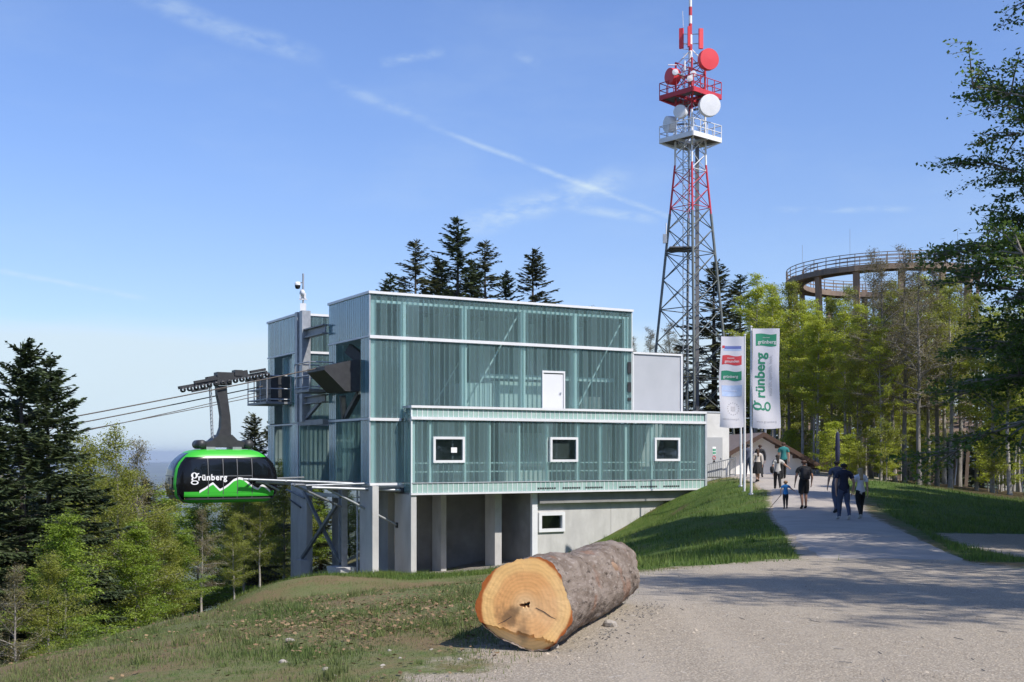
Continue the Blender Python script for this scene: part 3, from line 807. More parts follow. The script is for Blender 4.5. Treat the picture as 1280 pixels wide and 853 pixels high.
def cage(t0, t1, s0, s1, z0, z1, n):
    pl = pbox('service_platform', 'grey_steel', s0, s1, t0, t1, z0 - .12, z0)
    b = MB()
    for i in range(n + 1):
        t = t0 + (t1 - t0) * i / n; b.tube([(s0 + .04, t, z0), (s0 + .04, t, z1)], .035, 6)
    for t in (t0 + .04, t1 - .04): b.tube([(s1 - .05, t, z0), (s1 - .05, t, z1)], .03, 6)
    for z in (z1, (z0 + z1) / 2, z0 + .12):
        b.tube([(s1 - .05, t0 + .04, z), (s0 + .04, t0 + .04, z), (s0 + .04, t1 - .04, z), (s1 - .05, t1 - .04, z)], .035, 6)
    b.build('railing', 'galvanised', pl)
cage(11.3, 14.6, -3.1, -1.7, 4.40, 5.75, 3)
cage(5.1, 7.2, -3.0, -1.7, 4.75, 6.05, 2)
# guide arms reaching out towards the cabin
for a, c, r in [((-7.1, 1.95, .56), (-1.55, 1.95, .30), .055), ((-6.5, 2.1, .44), (-1.55, 2.02, .18), .06), ((-6.9, 1.9, .55), (-3.3, 5.0, .55), .045), ((-5.0, 1.7, .33), (-1.7, 4.2, -.85), .055),
                ((-3.4, 1.55, .10), (.0, 1.55, -1.62), .055), ((-4.15, 1.5, .17), (-.02, .95, .0), .07), ((-4.9, 1.6, .30), (-1.6, 3.9, .22), .05), ((-6.2, 5.2, .5), (-1.6, 5.2, .3), .055),
                ((-4.4, 1.6, .26), (-1.6, 1.2, .33), .045), ((-6.2, 2.05, .42), (-5.4, 2.3, .05), .045), ((-5.2, 1.9, .46), (-5.2, 5.2, .46), .04)]:
    part('guide_arm', 'galvanised', lambda b: b.tube([a, c], r, 8))
part('arm_socket', 'dark_steel', lambda b: b.lathe([(0, 0), (.13, 0), (.13, .14), (0, .14)], 12, (1, 0, 0), (-.12, .95, .0)))
part('arm_socket', 'dark_steel', lambda b: b.box(-.06, -.003, 1.45, 1.65, -1.74, -1.5))

# mast with camera on the portal column
mx, my = SW(-1.8, 9.3)
mst = thing('camera_mast', 'slim white mast with round camera and small aerials above the rear roof', 'mast', (mx, my, 8.92))
MB().tube([(0, 0, 0), (0, 0, 1.95)], .05, 8).build('pole', 'galvanised', mst)
MB().box(-.14, .14, -.1, .1, .02, .42).build('equipment_box', 'white_paint', mst)
MB().box(-.2, .2, -.06, .06, .60, .66).box(-.16, -.06, -.08, .04, .66, .86).box(.06, .14, -.08, .04, .66, .95).build('aerial', 'white_paint', mst)
MB().tube([(-.26, 0, 1.45), (0, 0, 1.5)], .03, 6).build('bracket', 'galvanised', mst)
b = MB(); b.lathe([(.0, -.2), (.1, -.18), (.14, -.08), (.14, .0), (.1, .1), (0, .14)], 14, org=(-.28, -.02, 1.35)).build('camera_dome', 'black_paint', mst)
MB().lathe([(.0, .18), (.12, .16), (.15, .08), (.15, .0)], 14, org=(-.28, -.02, 1.35)).build('camera_hood', 'white_paint', mst)
MB().lathe([(0, 0), (.17, .0), (.17, .05), (0, .07)], 16, (-.6, -.8, 0), (-.02, -.08, .95)).build('small_dish', 'white_paint', mst)

def glyph_g():
    """large two-storey g with an ear, as flat polygons around the baseline"""
    V, F = [], []
    def ring(cx, cy, a, b, a2, b2, n=28, t0=0.0, t1=2 * PI):
        o = len(V)
        for i in range(n + 1):
            t = t0 + (t1 - t0) * i / n
            V.append((cx + a * math.cos(t), cy + b * math.sin(t))); V.append((cx + a2 * math.cos(t), cy + b2 * math.sin(t)))
        for i in range(n): F.append((o + 2 * i, o + 2 * i + 1, o + 2 * i + 3, o + 2 * i + 2))
    def poly(*p): o = len(V); V.extend(p); F.append(tuple(range(o, o + len(p))))
    ring(0, .30, .225, .205, .095, .155)
    ring(.02, -.19, .265, .155, .165, .085)
    poly((-.16, .15), (-.08, .115), (-.10, .06), (-.06, -.02), (-.17, -.06), (-.215, .03))
    poly((.13, .41), (.31, .47), (.33, .40), (.20, .36))
    return V, F

# ================================================================ CABIN
CS, CT, CZ = -7.62, 3.5, -.47
cx_, cy_ = SW(CS, CT)
cab = thing('cable_car_cabin', 'green and black cable car cabin lettered gruenberg with a painted mountain line', 'cabin', (cx_, cy_, CZ), STA_RZ)
PROF = [(0, 1.80, .85), (.06, 2.0, 1.0), (.16, 2.17, 1.09), (.35, 2.30, 1.15), (.8, 2.37, 1.18), (1.15, 2.34, 1.18), (1.5, 2.27, 1.15), (1.75, 2.14, 1.11), (1.95, 1.96, 1.05), (2.1, 1.78, .98), (2.22, 1.58, .87), (2.29, 1.38, .72), (2.33, 1.15, .5)]
pz = [p[0] for p in PROF]
def prof(z): return float(np.interp(z, pz, [p[1] for p in PROF])), float(np.interp(z, pz, [p[2] for p in PROF]))
NE = 5.0
def sid(s, z, off=.0):
    a, bb = prof(z); q = min(abs(s) / a, .9995)
    return -(bb * (1 - q ** NE) ** (1 / NE)) - off
b = MB(); N = 96; zz = []
for i in range(len(PROF) - 1):
    k = 3
    for j in range(k): zz.append(PROF[i][0] + (PROF[i + 1][0] - PROF[i][0]) * j / k)
zz.append(PROF[-1][0])
ring = []
for z in zz:
    a, bb = prof(z)
    ring.append([(a * math.copysign(abs(math.cos(t)) ** (2 / NE), math.cos(t)), bb * math.copysign(abs(math.sin(t)) ** (2 / NE), math.sin(t)), z) for t in [2 * PI * j / N for j in range(N)]])
vsr = [p for r in ring for p in r]
for i in range(len(zz) - 1):
    for j in range(N):
        k = (j + 1) % N; th = 2 * PI * (j + .5) / N; zm = (zz[i] + zz[i + 1]) / 2
        c = abs(math.cos(th)); corner = .855 < c < .955 and math.cos(th) < 0
        if corner and .12 < zm < 2.1: m_ = 0
        elif c > .80 and math.cos(th) > 0 and zm > .4: m_ = 1
        elif c > .955 and .4 < zm < 2.2: m_ = 2
        elif zm > 2.0: m_ = 0
        elif c > .8: m_ = 3 if zm < .4 else (1 if math.cos(th) > 0 else 2)
        elif zm < .15: m_ = 0
        elif zm < .27: m_ = 1
        else: m_ = 1
        b.k = m_; base = len(b.v)
        b.f.append((i * N + j, i * N + k, (i + 1) * N + k, (i + 1) * N + j)); b.m.append(m_); b.sm.append(True)
b.v = vsr
b.f.append(tuple(range(N))); b.m.append(3); b.sm.append(False)
b.f.append(tuple(range((len(zz) - 1) * N, len(zz) * N))); b.m.append(0); b.sm.append(False)
body = b.build('body', ['cabin_green', 'cabin_black', 'cabin_glass', 'cabin_grey'], cab)
def side_strip(name, m, top, bot, off, parent, s0=None, s1=None, n=60):
    """a panel laid on the curved cabin side between two curves z(s)"""
    b = MB(); vs, fs = [], []
    K = 6
    for i in range(n + 1):
        s = s0 + (s1 - s0) * i / n; a, c = bot(s), top(s)
        for j in range(K + 1):
            z = a + (c - a) * j / K; vs.append((s, sid(s, z, off), z))
    for i in range(n):
        for j in range(K):
            q = i * (K + 1) + j; fs.append((q, q + K + 1, q + K + 2, q + 1))
    b.add(vs, fs, True); return b.build(name, m, parent)
side_strip('lower_stripe', 'cabin_green', lambda s: .50, lambda s: .28, .010, body, -1.93, 2.05)
mtn = [(-1.30, .52), (-1.05, .66), (-.80, .84), (-.72, .88), (-.62, .78), (-.42, .58), (-.25, .66), (-.02, .82), (.18, 1.00), (.42, 1.09), (.62, 1.05), (.85, .86), (1.10, .68), (1.28, .60), (1.42, .74), (1.52, .76), (1.70, .62), (1.86, .50)]
mxs, mzs = [p[0] for p in mtn], [p[1] for p in mtn]
def ml(s): return float(np.interp(s, mxs, mzs))
side_strip('mountain_snow', 'white_paint', lambda s: ml(s) + .03, lambda s: ml(s) - .075, .016, body, -1.30, 1.86)
side_strip('mountain', 'cabin_green', lambda s: max(ml(s) - .07, .45), lambda s: .45, .018, body, -1.22, 1.80)
for s0, s1 in ((-1.62, -.98), (-.86, -.33), (-.20, .33), (.52, 1.0) if False else (.40, .95), (1.08, 2.02)):
    pn = side_strip('window', 'cabin_glass', lambda s: 1.90, lambda s: 1.20, .006, cab, s0, min(s1, 1.75), 24)
for s in (-.92, -.265, .36, 1.02):
    side_strip('door_seam', 'cabin_grey', lambda q: 1.93, lambda q: .16, .022, cab, s - .018, s + .018, 2)
side_strip('window_bar', 'cabin_grey', lambda s: 1.20, lambda s: 1.155, .012, cab, -.92, 1.02, 30)
side_strip('floor_seam', 'cabin_grey', lambda s: .22, lambda s: .15, .012, cab, -1.85, 1.95, 40)
# lettering
V, F = glyph_g(); V2, F2 = text2d('rünberg', .36, .010, extra=1.12)
vs, fs = [], []
for x, y in V: s, z = -1.52 + x * .62, 1.02 + y * .62; vs.append((s, sid(s, z, .04), z))
fs += F; o_ = len(vs)
for x, y in V2: s, z = -1.37 + x * .98, 1.00 + y; vs.append((s, sid(s, z, .04), z))
fs += [tuple(i + o_ for i in f) for f in F2]
b = MB(); b.add(vs, fs); b.build('lettering', 'white_paint', body)
# end window frames and bumper
b = MB()
for z in (.62, 1.18):
    a, bb = prof(z); b.tube([(-(a + .012) * (1 - .02 * (q * q)), q * bb * .62, z) for q in np.linspace(-1, 1, 9)], .02, 6)
b.build('end_rail', 'cabin_grey', cab)
MB().box(-2.41, -2.34, -.62, -.15, .68, 1.12).build('end_display', 'cabin_grey', cab)
# hanger yoke, arm and carriage
def lx(s): return s - CS
yk = MB().prism([(-1.15, 2.42), (-1.05, 2.62), (-.55, 2.72), (-.25, 2.98), (.35, 2.98), (.6, 2.74), (1.1, 2.62), (1.2, 2.42)], 'y', -.42, .42).build('yoke', 'dark_steel', cab)
for s in (-.62, .55): MB().box(s - .2, s + .2, -.5, .5, 2.26, 2.44).build('yoke_foot', 'galvanised', yk)
for s in (-1.0, 1.1): MB().lathe([(0, -.5), (.2, -.5), (.2, .5), (0, .5)], 14, (0, 1, 0), (s, 0, 2.55)).build('damper', 'dark_steel', yk)
arm = MB()
pts = [(.06, 2.9, .30), (.13, 3.3, .23), (.13, 3.8, .20), (.06, 4.3, .20), (-.02, 4.75, .22), (-.05, 5.15, .22)]
vs, fs = [], []
for s, z, hw in pts: vs += [(s - hw, -.2, z), (s + hw, -.2, z), (s + hw, .2, z), (s - hw, .2, z)]
for i in range(len(pts) - 1):
    for j in range(4): fs.append((i * 4 + j, i * 4 + (j + 1) % 4, i * 4 + 4 + (j + 1) % 4, i * 4 + 4 + j))
arm.add(vs, fs); ha = arm.build('hanger_arm', 'dark_steel', cab)
b = MB()
for q in (-.14, .14): b.beam((-.42, q, 2.8), (-.52, q, 5.2), .04, .05)
for i in range(14): b.beam((-.42 - .1 * i / 14, -.14, 2.9 + i * .165), (-.42 - .1 * i / 14, .14, 2.9 + i * .165), .03, .03)
b.build('ladder', 'galvanised', ha)
SL = (5.28 - 4.42) / 4.2                      # slope of the track rope near the station
def rz_(s): return 4.86 + SL * (s + 7.4) - CZ + .10    # height over cabin base at station coordinate s
car = MB()
car.beam((lx(-9.5), 0, rz_(-9.5) + .02), (lx(-5.6), 0, rz_(-5.6) + .02), .45, .13)
car.beam((lx(-8.3), 0, rz_(-8.3) + .18), (lx(-6.5), 0, rz_(-6.5) + .18), .4, .20)
car.box(lx(-7.9), lx(-7.25), -.30, .30, rz_(-7.5) - .22, rz_(-7.5) + .34)
car.box(lx(-7.1), lx(-6.75), -.26, .26, rz_(-6.9) + .08, rz_(-6.9) + .34)
cg = car.build('carriage', 'dark_steel', cab)
for i in range(14):
    s = -9.4 + i * .29
    MB().lathe([(.05, -.34), (.12, -.32), (.09, -.26), (.12, -.20), (.05, -.18)], 12, (0, 1, 0), (lx(s), 0, rz_(s) - .10)).build('wheel', 'dark_steel', cg)
for s0, s1, dz in ((-9.0, -8.3, -.22), (-6.6, -5.9, -.2), (-8.9, -7.9, .14), (-6.4, -5.7, .16)):
    MB().beam((lx(s0), -.2, rz_(s0) + dz), (lx(s1), -.2, rz_(s1) + dz), .2, .12).build('carriage_brake', 'dark_steel', cg)

# ropes
def rope(name_label, p0, p1, r, sag=.0, n=14):
    b = MB(); pts = []
    for i in range(n + 1):
        k = i / n; s = p0[0] + (p1[0] - p0[0]) * k; t = p0[1] + (p1[1] - p0[1]) * k
        z = p0[2] + (p1[2] - p0[2]) * k - sag * 4 * k * (1 - k)
        x, y = SW(s, t); pts.append((x, y, z))
    o = b.tube(pts, r, 6).build('cable', 'rope'); tag(o, name_label, 'cable', 'ropes of the cable car')
rope('thick upper track rope carrying the cabin carriage, ending at the black saddle', (-2.2, 3.2, 5.86), (-62, 3.2, -3.8), .030, 1.2, 40)
rope('second track rope just below and behind the upper track rope', (-5.6, 4.0, 4.75), (-62, 4.0, -4.4), .028, 1.0, 30)
rope('thin haul rope running below the two track ropes', (-2.0, 11.9, 5.0), (-62, 11.9, -3.3), .022, 1.4, 30)
rope('lowest thin rope crossing behind the hanger arm to the caged platform', (-2.85, 13.0, 4.98), (-62, 13.0, -4.6), .022, 1.4, 30)

# ================================================================ LATTICE TOWER
TY = 92.0
TXc = (863 - 640) / FPX * TY
TZ0 = gz(TXc, TY)
twr = thing('lattice_radio_tower', 'tall lattice radio mast with red and white painted top behind the station', 'radio tower', (TXc, TY, TZ0))
def tz(py): return EYE + (HOR - py) / FPX * TY - TZ0
def hd(z):      # half diagonal of the lattice at height z
    zt, zb = tz(205), tz(435)
    d = 1.17 + (zt - z) / (zt - zb) * (2.62 - 1.17)
    return max(d, 1.12)
AZ = [R(-93), R(-3), R(87), R(177)]
def leg_pt(k, z): r = hd(z); return (r * math.cos(AZ[k]), r * math.sin(AZ[k]), z)
ZR2, ZW2, ZRP, ZTOP = tz(268), tz(207), tz(132), tz(78)
def tmat(z): return 'tower_red' if (z > ZRP - .6 or ZR2 < z < ZW2) else ('tower_white' if z >= ZW2 else 'tower_green')
for k in range(4):
    zs = [0, ZR2, ZW2, ZRP - .6, ZTOP]
    for a, c in zip(zs[:-1], zs[1:]):
        o = MB().tube([leg_pt(k, a), leg_pt(k, c)],   .11 if a == 0 else .085, 6).build('leg', tmat((a + c) / 2), twr)
tiers = [0]
while tiers[-1] < ZTOP - .6:
    z = tiers[-1]; tiers.append(min(z + max(1.25, hd(z) * .98), ZTOP))
for i in range(len(tiers) - 1):
    z0, z1 = tiers[i], tiers[i + 1]; m_ = tmat((z0 + z1) / 2); r = .042 if z0 < ZR2 else .034
    for k in range(4):
        j = (k + 1) % 4
        MB().tube([leg_pt(k, z0), leg_pt(j, z1)], r, 4).build('brace', m_, twr)
        MB().tube([leg_pt(j, z0), leg_pt(k, z1)], r, 4).build('brace', m_, twr)
        if i % 2 == 0: MB().tube([leg_pt(k, z0), leg_pt(j, z0)], r * .9, 4).build('strut', m_, twr)
# cable run and ladder in the middle
MB().box(.38, .66, -.08, .08, .2, tz(170)).build('cable_tray', 'grate', twr)
b = MB()
for q in (-.55, -.15): b.tube([(q, .1, .2), (q, .1, tz(80))], .035, 4)
for i in range(90): b.beam((-.55, .1, .3 + i * .36), (-.15, .1, .3 + i * .36), .03, .03)
b.build('ladder', 'galvanised', twr)
def platform(z, half, m, mr):
    c = [(half * math.cos(a), half * math.sin(a)) for a in AZ]
    def lerp(p, q, k): return (p[0] + (q[0] - p[0]) * k, p[1] + (q[1] - p[1]) * k)
    b = MB()
    inner = [(x * .42, y * .42) for x, y in c]
    for i in range(4):
        j = (i + 1) % 4
        vs = [(*c[i], z), (*c[j], z), (*inner[j], z), (*inner[i], z), (*c[i], z - .07), (*c[j], z - .07), (*inner[j], z - .07), (*inner[i], z - .07)]
        b.add(vs, [(0, 1, 2, 3), (7, 6, 5, 4), (0, 4, 5, 1), (1, 5, 6, 2), (2, 6, 7, 3), (3, 7, 4, 0)])
    pl = b.build('platform', 'grate', twr)
    b = MB()
    for i in range(4):
        j = (i + 1) % 4
        b.beam((*c[i], z - .02), (*c[j], z - .02), .10, .36)
        b.beam((*lerp(c[i], c[j], .5), z - .15), (0, 0, z - .15), .12, .2)
        b.beam((*c[i], z - .15), (*inner[i], z - .7), .1, .1)
    b.build('platform_frame', m, pl)
    for i in range(4):
        j = (i + 1) % 4; b = MB()
        for k in range(4): p = lerp(c[i], c[j], k / 4); b.tube([(*p, z), (*p, z + 1.1)], .035, 4)
        for h in (.55, 1.1): b.tube([(*c[i], z + h), (*c[j], z + h)], .035, 4)
        b.build('railing', mr, pl)
platform(tz(176), 2.36, 'tower_white', 'tower_white')
platform(tz(122), 2.36, 'tower_red', 'tower_red')
b = MB(); zl = tz(313)
b.box(-1.75, .3, -1.3, 1.0, zl, zl + .08); b.build('rest_platform', 'grate', twr)
def dish(px, py, rad, dep, m, aim, y=0.0):
    x = (px - 640) / FPX * TY - TXc; z = tz(py)
    d = Vector(aim).normalized()
    o = MB().lathe([(0, -dep * .5), (rad * .55, -dep * .45), (rad * .97, -dep * .1), (rad, 0), (rad, dep)], 28, d, (x, y, z)).lathe([(rad, dep), (rad * .985, dep + .02), (0, dep + .05)], 28, d, (x, y, z), False).build('dish_antenna', m, twr)
    MB().tube([(x, y, z), (x * .2, y * .2, z)], .07, 6).build('dish_arm', 'grey_steel', o)
dish(881, 81, .80, .42, 'dish_red', (.35, -1, -.06), -1.0)
dish(844, 98, .62, .60, 'dish_red', (-1, -.55, -.05), -.3)
dish(882, 139, .82, .5, 'tower_white', (.15, -1, -.06), -1.2)
dish(850, 145, .50, .45, 'tower_white', (-.55, -1, -.05), -.9)
dish(841, 155, .62, .5, 'tower_white', (-1, -.35, -.05), .2)
for px, py in ((841, 99), (859, 107), (863, 101)): dish(px, py, .23, .2, 'tower_white', (-.2, -1, 0), -1.5)
# tubular top mast in red and white sections
zt = ZTOP; secs = [(78, 64, 'tower_white', .15), (64, 56, 'tower_red', .15), (56, 44, 'tower_white', .15), (44, 30, 'tower_red', .13), (30, 20, 'tower_white', .13), (20, 9, 'tower_red', .13), (9, -8, 'tower_white', .12), (-8, -25, 'tower_red', .08)]
for a, c, m_, r in secs: MB().tube([(0, 0, tz(a)), (0, 0, tz(c) - .002)], r, 10).build('mast_section', m_, twr)
for dx, dy, a in ((-.72, -.2, -25), (.78, -.15, 15), (-.2, -.6, -90)):
    o = MB().box(-.16, .16, -.1, .1, tz(62), tz(37)).build('panel_antenna', 'dish_red', twr, (dx, dy, 0), R(a))
    MB().tube([(0, .1, tz(55)), (-dx, -dy, tz(55))], .03, 4).tube([(0, .1, tz(43)), (-dx, -dy, tz(43))], .03, 4).build('antenna_arm', 'grey_steel', o, (0, 0, 0), R(-a))
for p, q in (((-1.0, 0, tz(80)), (-.1, 0, tz(65))), ((1.0, -.1, tz(78)), (.1, 0, tz(62))), ((0, -1.1, tz(80)), (0, -.1, tz(64)))):
    MB().tube([p, q], .045, 4).build('stay', 'tower_white', twr)
MB().tube([(-.55, 0, tz(34)), (-.6, 0, tz(14))], .02, 4).build('whip_antenna', 'tower_white', twr)
MB().tube([(-1.75, -.3, tz(83)), (-1.1, -.3, tz(83))], .04, 4).build('whip_antenna', 'tower_white', twr)
MB().tube([(-.6, -1.1, tz(94)), (-.6, -1.1, tz(82))], .07, 6).build('whip_antenna', 'tower_white', twr)
MB().tube([(-1.9, -.3, tz(305)), (-1.9, -.3, tz(280))], .04, 4).build('whip_antenna', 'tower_white', twr)
MB().box(-2.15, -1.85, -.4, -.2, tz(305), tz(294)).build('equipment_box', 'galvanised', twr)

# ================================================================ TREETOP WALK TOWER
OY, OX, OR_ = 128.0, (1102 - 640) / FPX * 128.0, 10.0
OZ = gz(OX, OY)
otw = thing('wooden_lookout_tower', 'round timber lookout tower with spiral ramp rising above the wood', 'lookout tower', (OX, OY, OZ))
ztop = EYE + (HOR - 343) / FPX * OY - OZ
def ramp(z0, z1, a0, a1, name, n=40):
    b, g = MB(), MB()
    def pt(a, r, z): return (r * math.cos(a), r * math.sin(a), z)
    for i in range(n):
        p, q = a0 + (a1 - a0) * i / n, a0 + (a1 - a0) * (i + 1) / n; zp, zq = z0 + (z1 - z0) * i / n, z0 + (z1 - z0) * (i + 1) / n
        i_, o_ = OR_ - 1.8, OR_
        b.add([pt(p, i_, zp), pt(p, o_, zp), pt(q, o_, zq), pt(q, i_, zq), pt(p, i_, zp - .22), pt(p, o_, zp - .22), pt(q, o_, zq - .22), pt(q, i_, zq - .22)],
              [(0, 1, 2, 3), (7, 6, 5, 4), (0, 4, 5, 1), (1, 5, 6, 2), (2, 6, 7, 3), (3, 7, 4, 0)])
        for rr in (i_ + .05, o_ - .05):
            b.beam(pt(p, rr, zp - .38), pt(q, rr, zq - .38), .22, .36)
            g.tube([pt(p, rr, zp), pt(p, rr, zp + 1.15)], .04, 4, smooth=False)
            for h in (.4, .78, 1.15): g.beam(pt(p, rr, zp + h), pt(q, rr, zq + h), .05, .07)
    d = b.build(name, 'larch_grey', otw); g.build('railing', 'larch_grey', d)
turn = 5.1
for k in range(4):
    ramp(ztop - turn * (k + 1) if k else ztop - .9, ztop - turn * k, R(40), R(400), 'ramp_deck')
for k in range(14):
    a = 2 * PI * k / 14 + .12
    p0 = (8.2 * math.cos(a), 8.2 * math.sin(a), -1.5); p1 = (9.7 * math.cos(a), 9.7 * math.sin(a), ztop - .35)
    m_ = 'larch' if k % 7 in (1, 2) else 'larch_grey'
    MB().beam(p0, p1, .62, .34, up=(math.cos(a), math.sin(a), 0)).build('column', m_, otw)
for k in range(7):
    a = 2 * PI * k / 7
    MB().tube([(8.4 * math.cos(a), 8.4 * math.sin(a), 2), (9.3 * math.cos(a + .45), 9.3 * math.sin(a + .45), ztop - 4)], .07, 5).build('tie_rod', 'galvanised', otw)
for a, h in ((200, 4.2), (235, 5.5), (300, 5.0), (330, 3.6)):
    MB().tube([(9.9 * math.cos(R(a)), 9.9 * math.sin(R(a)), ztop), (9.9 * math.cos(R(a)), 9.9 * math.sin(R(a)), ztop + h * .6)], .018, 4).build('lightning_rod', 'galvanised', otw)
MB().tube([(0, 0, -1), (0, 0, ztop - 3)], .35, 10).build('core_post', 'galvanised', otw)
for k in range(12):
    z = 1 + k * (ztop - 5) / 12
    MB().lathe([(1.4, z), (1.55, z), (1.55, z + .18), (1.4, z + .18), (1.4, z)], 18).build('slide_ring', 'larch_grey', otw)

# ================================================================ WHITE GABLED HOUSE
HY = 74.0
apx = W(950, 541, HY)
hz0 = gz(apx.x, HY) - .3
hd_ = Vector((-.80, .60, 0)); ha_ = Vector((.60, .80, 0))      # ridge direction and the gable's own direction
hs = thing('white_house', 'low white house with brown gabled roof beyond the crest of the path', 'house', (apx.x, HY, hz0), R(3))
HZ = apx.z - hz0; PIT = .56; HW = 2.95
# local: x along gable, y along ridge (away), z up; apex at origin + HZ
MB().prism([(-HW, -1), (HW, -1), (HW, HZ - .25 - HW * PIT), (0, HZ - .25), (-HW, HZ - .25 - HW * PIT)], 'y', 0, 11).build('wall', 'house_white', hs)
ov = .75
for sg in (-1, 1):
    o = MB().prism([(0, HZ), (sg * (HW + ov), HZ - (HW + ov) * PIT), (sg * (HW + ov), HZ - (HW + ov) * PIT - .16), (0, HZ - .16)], 'y', -.9, 11.8).build('roof', 'roof_brown', hs)
    MB().prism([(0, HZ + .02), (sg * (HW + ov), HZ - (HW + ov) * PIT + .02), (sg * (HW + ov), HZ - (HW + ov) * PIT - .26), (0, HZ - .26)], 'y', -.99, -.903).build('barge_board', 'eave_brown', o)
    MB().prism([(0, HZ - .165), (sg * (HW + ov), HZ - (HW + ov) * PIT - .165), (sg * (HW + ov), HZ - (HW + ov) * PIT - .22), (0, HZ - .22)], 'y', -.88, 11.7).build('soffit', 'eave_brown', o)
    for k in (1.0, 2.1, 3.2):
        MB().beam((sg * k, -.85, HZ - k * PIT - .32), (sg * k, .1, HZ - k * PIT - .32), .14, .18).build('rafter_end', 'eave_brown', o)
MB().lathe([(.09, 0), (.09, 1.4)], 8, org=(1.4, 4, HZ - .7)).build('flue', 'galvanised', hs)

# ================================================================ HANDRAIL BY THE ANNEX
def railing(label, pts, h=1.0):
    base = Vector((pts[0][0], pts[0][1], gz(*pts[0])))
    o = thing('handrail', label, 'railing', base)
    P = [Vector((x, y, gz(x, y))) - base for x, y in pts]
    for a, c in zip(P[:-1], P[1:]):
        L = (c - a).length; n = max(2, int(L / .13)); up = Vector((0, 0, 1))
        MB().beam(a + up * h, c + up * h, .05, .05).build('top_rail', 'grey_steel', o)
        MB().beam(a + up * .12, c + up * .12, .03, .03).build('bottom_rail', 'grey_steel', o)
        b = MB()
        for i in range(n + 1):
            p = a.lerp(c, i / n); b.beam(p + up * .12, p + up * h, .016, .016)
        tag(b.build('bars', 'grey_steel', o), kind='stuff')
    for p in P: MB().beam(p + Vector((0, 0, -.3)), p + Vector((0, 0, h + .02)), .06, .06, ).build('post', 'grey_steel', o)
ra = SW(16.9, .75); rb = SW(19.3, .75); rc = (12.0, 66.5); 
railing('grey steel railing before the escape door and along the path edge', [ra, rb, (11.75, 64.5), (11.9, 68)])

# ================================================================ FLAGS
def flag(pole_px, pole_foot, Y, top_py, fl_x0, fl_x1, fl_y0, fl_y1, lab_pole, lab_flag, side, deco, lean=0.0):
    x = (pole_px - 640) / FPX * Y; z0 = gz(x, Y); H = EYE + (HOR - top_py) / FPX * Y - z0
    p = thing('flag_pole', lab_pole, 'flag pole', (x, Y, z0), group='flag poles by the path')
    MB().tube([(0, 0, -.3), (lean * .5, 0, H * .5), (lean, 0, H)], [.055, .05, .036], 10).build('pole', 'white_metal', p)
    MB().lathe([(0, .06), (.06, .03), (.06, 0), (0, -.03)], 10, org=(lean, 0, H)).build('cap', 'white_metal', p)
    MB().lathe([(.11, -.02), (.11, .05), (.06, .08)], 12).build('base_collar', 'galvanised', p)
    if deco is None: return
    x0, x1 = (fl_x0 - 640) / FPX * Y - x, (fl_x1 - 640) / FPX * Y - x
    za, zb = EYE + (HOR - fl_y1) / FPX * Y, EYE + (HOR - fl_y0) / FPX * Y
    f = thing('banner_flag', lab_flag, 'flag', (x, Y, za), group='banner flags by the path')
    w, h = x1 - x0, zb - za
    def wv(u, v):      # u across 0..1, v up 0..1  -> local position
        q = (1 - v)
        dx = (.03 * math.sin(v * 7 + 1) - .10 * q * (1 if side < 0 else -1) * .5)
        dy = -.07 - .05 * math.sin(v * 9 + u * 3) * (.4 + q) - .04 * math.sin(u * 6.0 + v * 3)
        return Vector((x0 + u * w + dx * (abs(u - (1 if side < 0 else 0)) + .15), dy, v * h - .05 * abs(math.sin(u * 3)) * q))
    def patch(name, m, u0, u1, v0, v1, off, parent, nu=14, nv=30, skew=0):
        b = MB(); vs, fs = [], []
        for i in range(nu + 1):
            for j in range(nv + 1):
                u, v = u0 + (u1 - u0) * i / nu, v0 + (v1 - v0) * j / nv
                v += skew * math.sin((u - u0) / (u1 - u0) * 2 * PI)
                vs.append(wv(u, v) + Vector((0, -off, 0)))
        for i in range(nu):
            for j in range(nv):
                q = i * (nv + 1) + j; fs.append((q, q + nv + 1, q + nv + 2, q + 1))
        b.add(vs, fs, True); return b.build(name, m, parent)
    def txt(name, m, s, size, bold, u0, v0, up, off, parent, sx=1.0):
        V, F = text2d(s, size, bold) if s else glyph_g(); vs = []
        if not s: V = [(p * size, q * size) for p, q in V]
        for a, c in V:
            if up: u, v = u0 - c / w, v0 + a * sx / h
            else: u, v = u0 + a * sx / w, v0 + c / h
            vs.append(wv(u, v) + Vector((0, -off, 0)))
        b = MB(); b.add(vs, F); return b.build(name, m, parent)
    cl = patch('cloth', 'flag_white', 0, 1, 0, 1, 0, f, 20, 50)
    deco(patch, txt, cl)
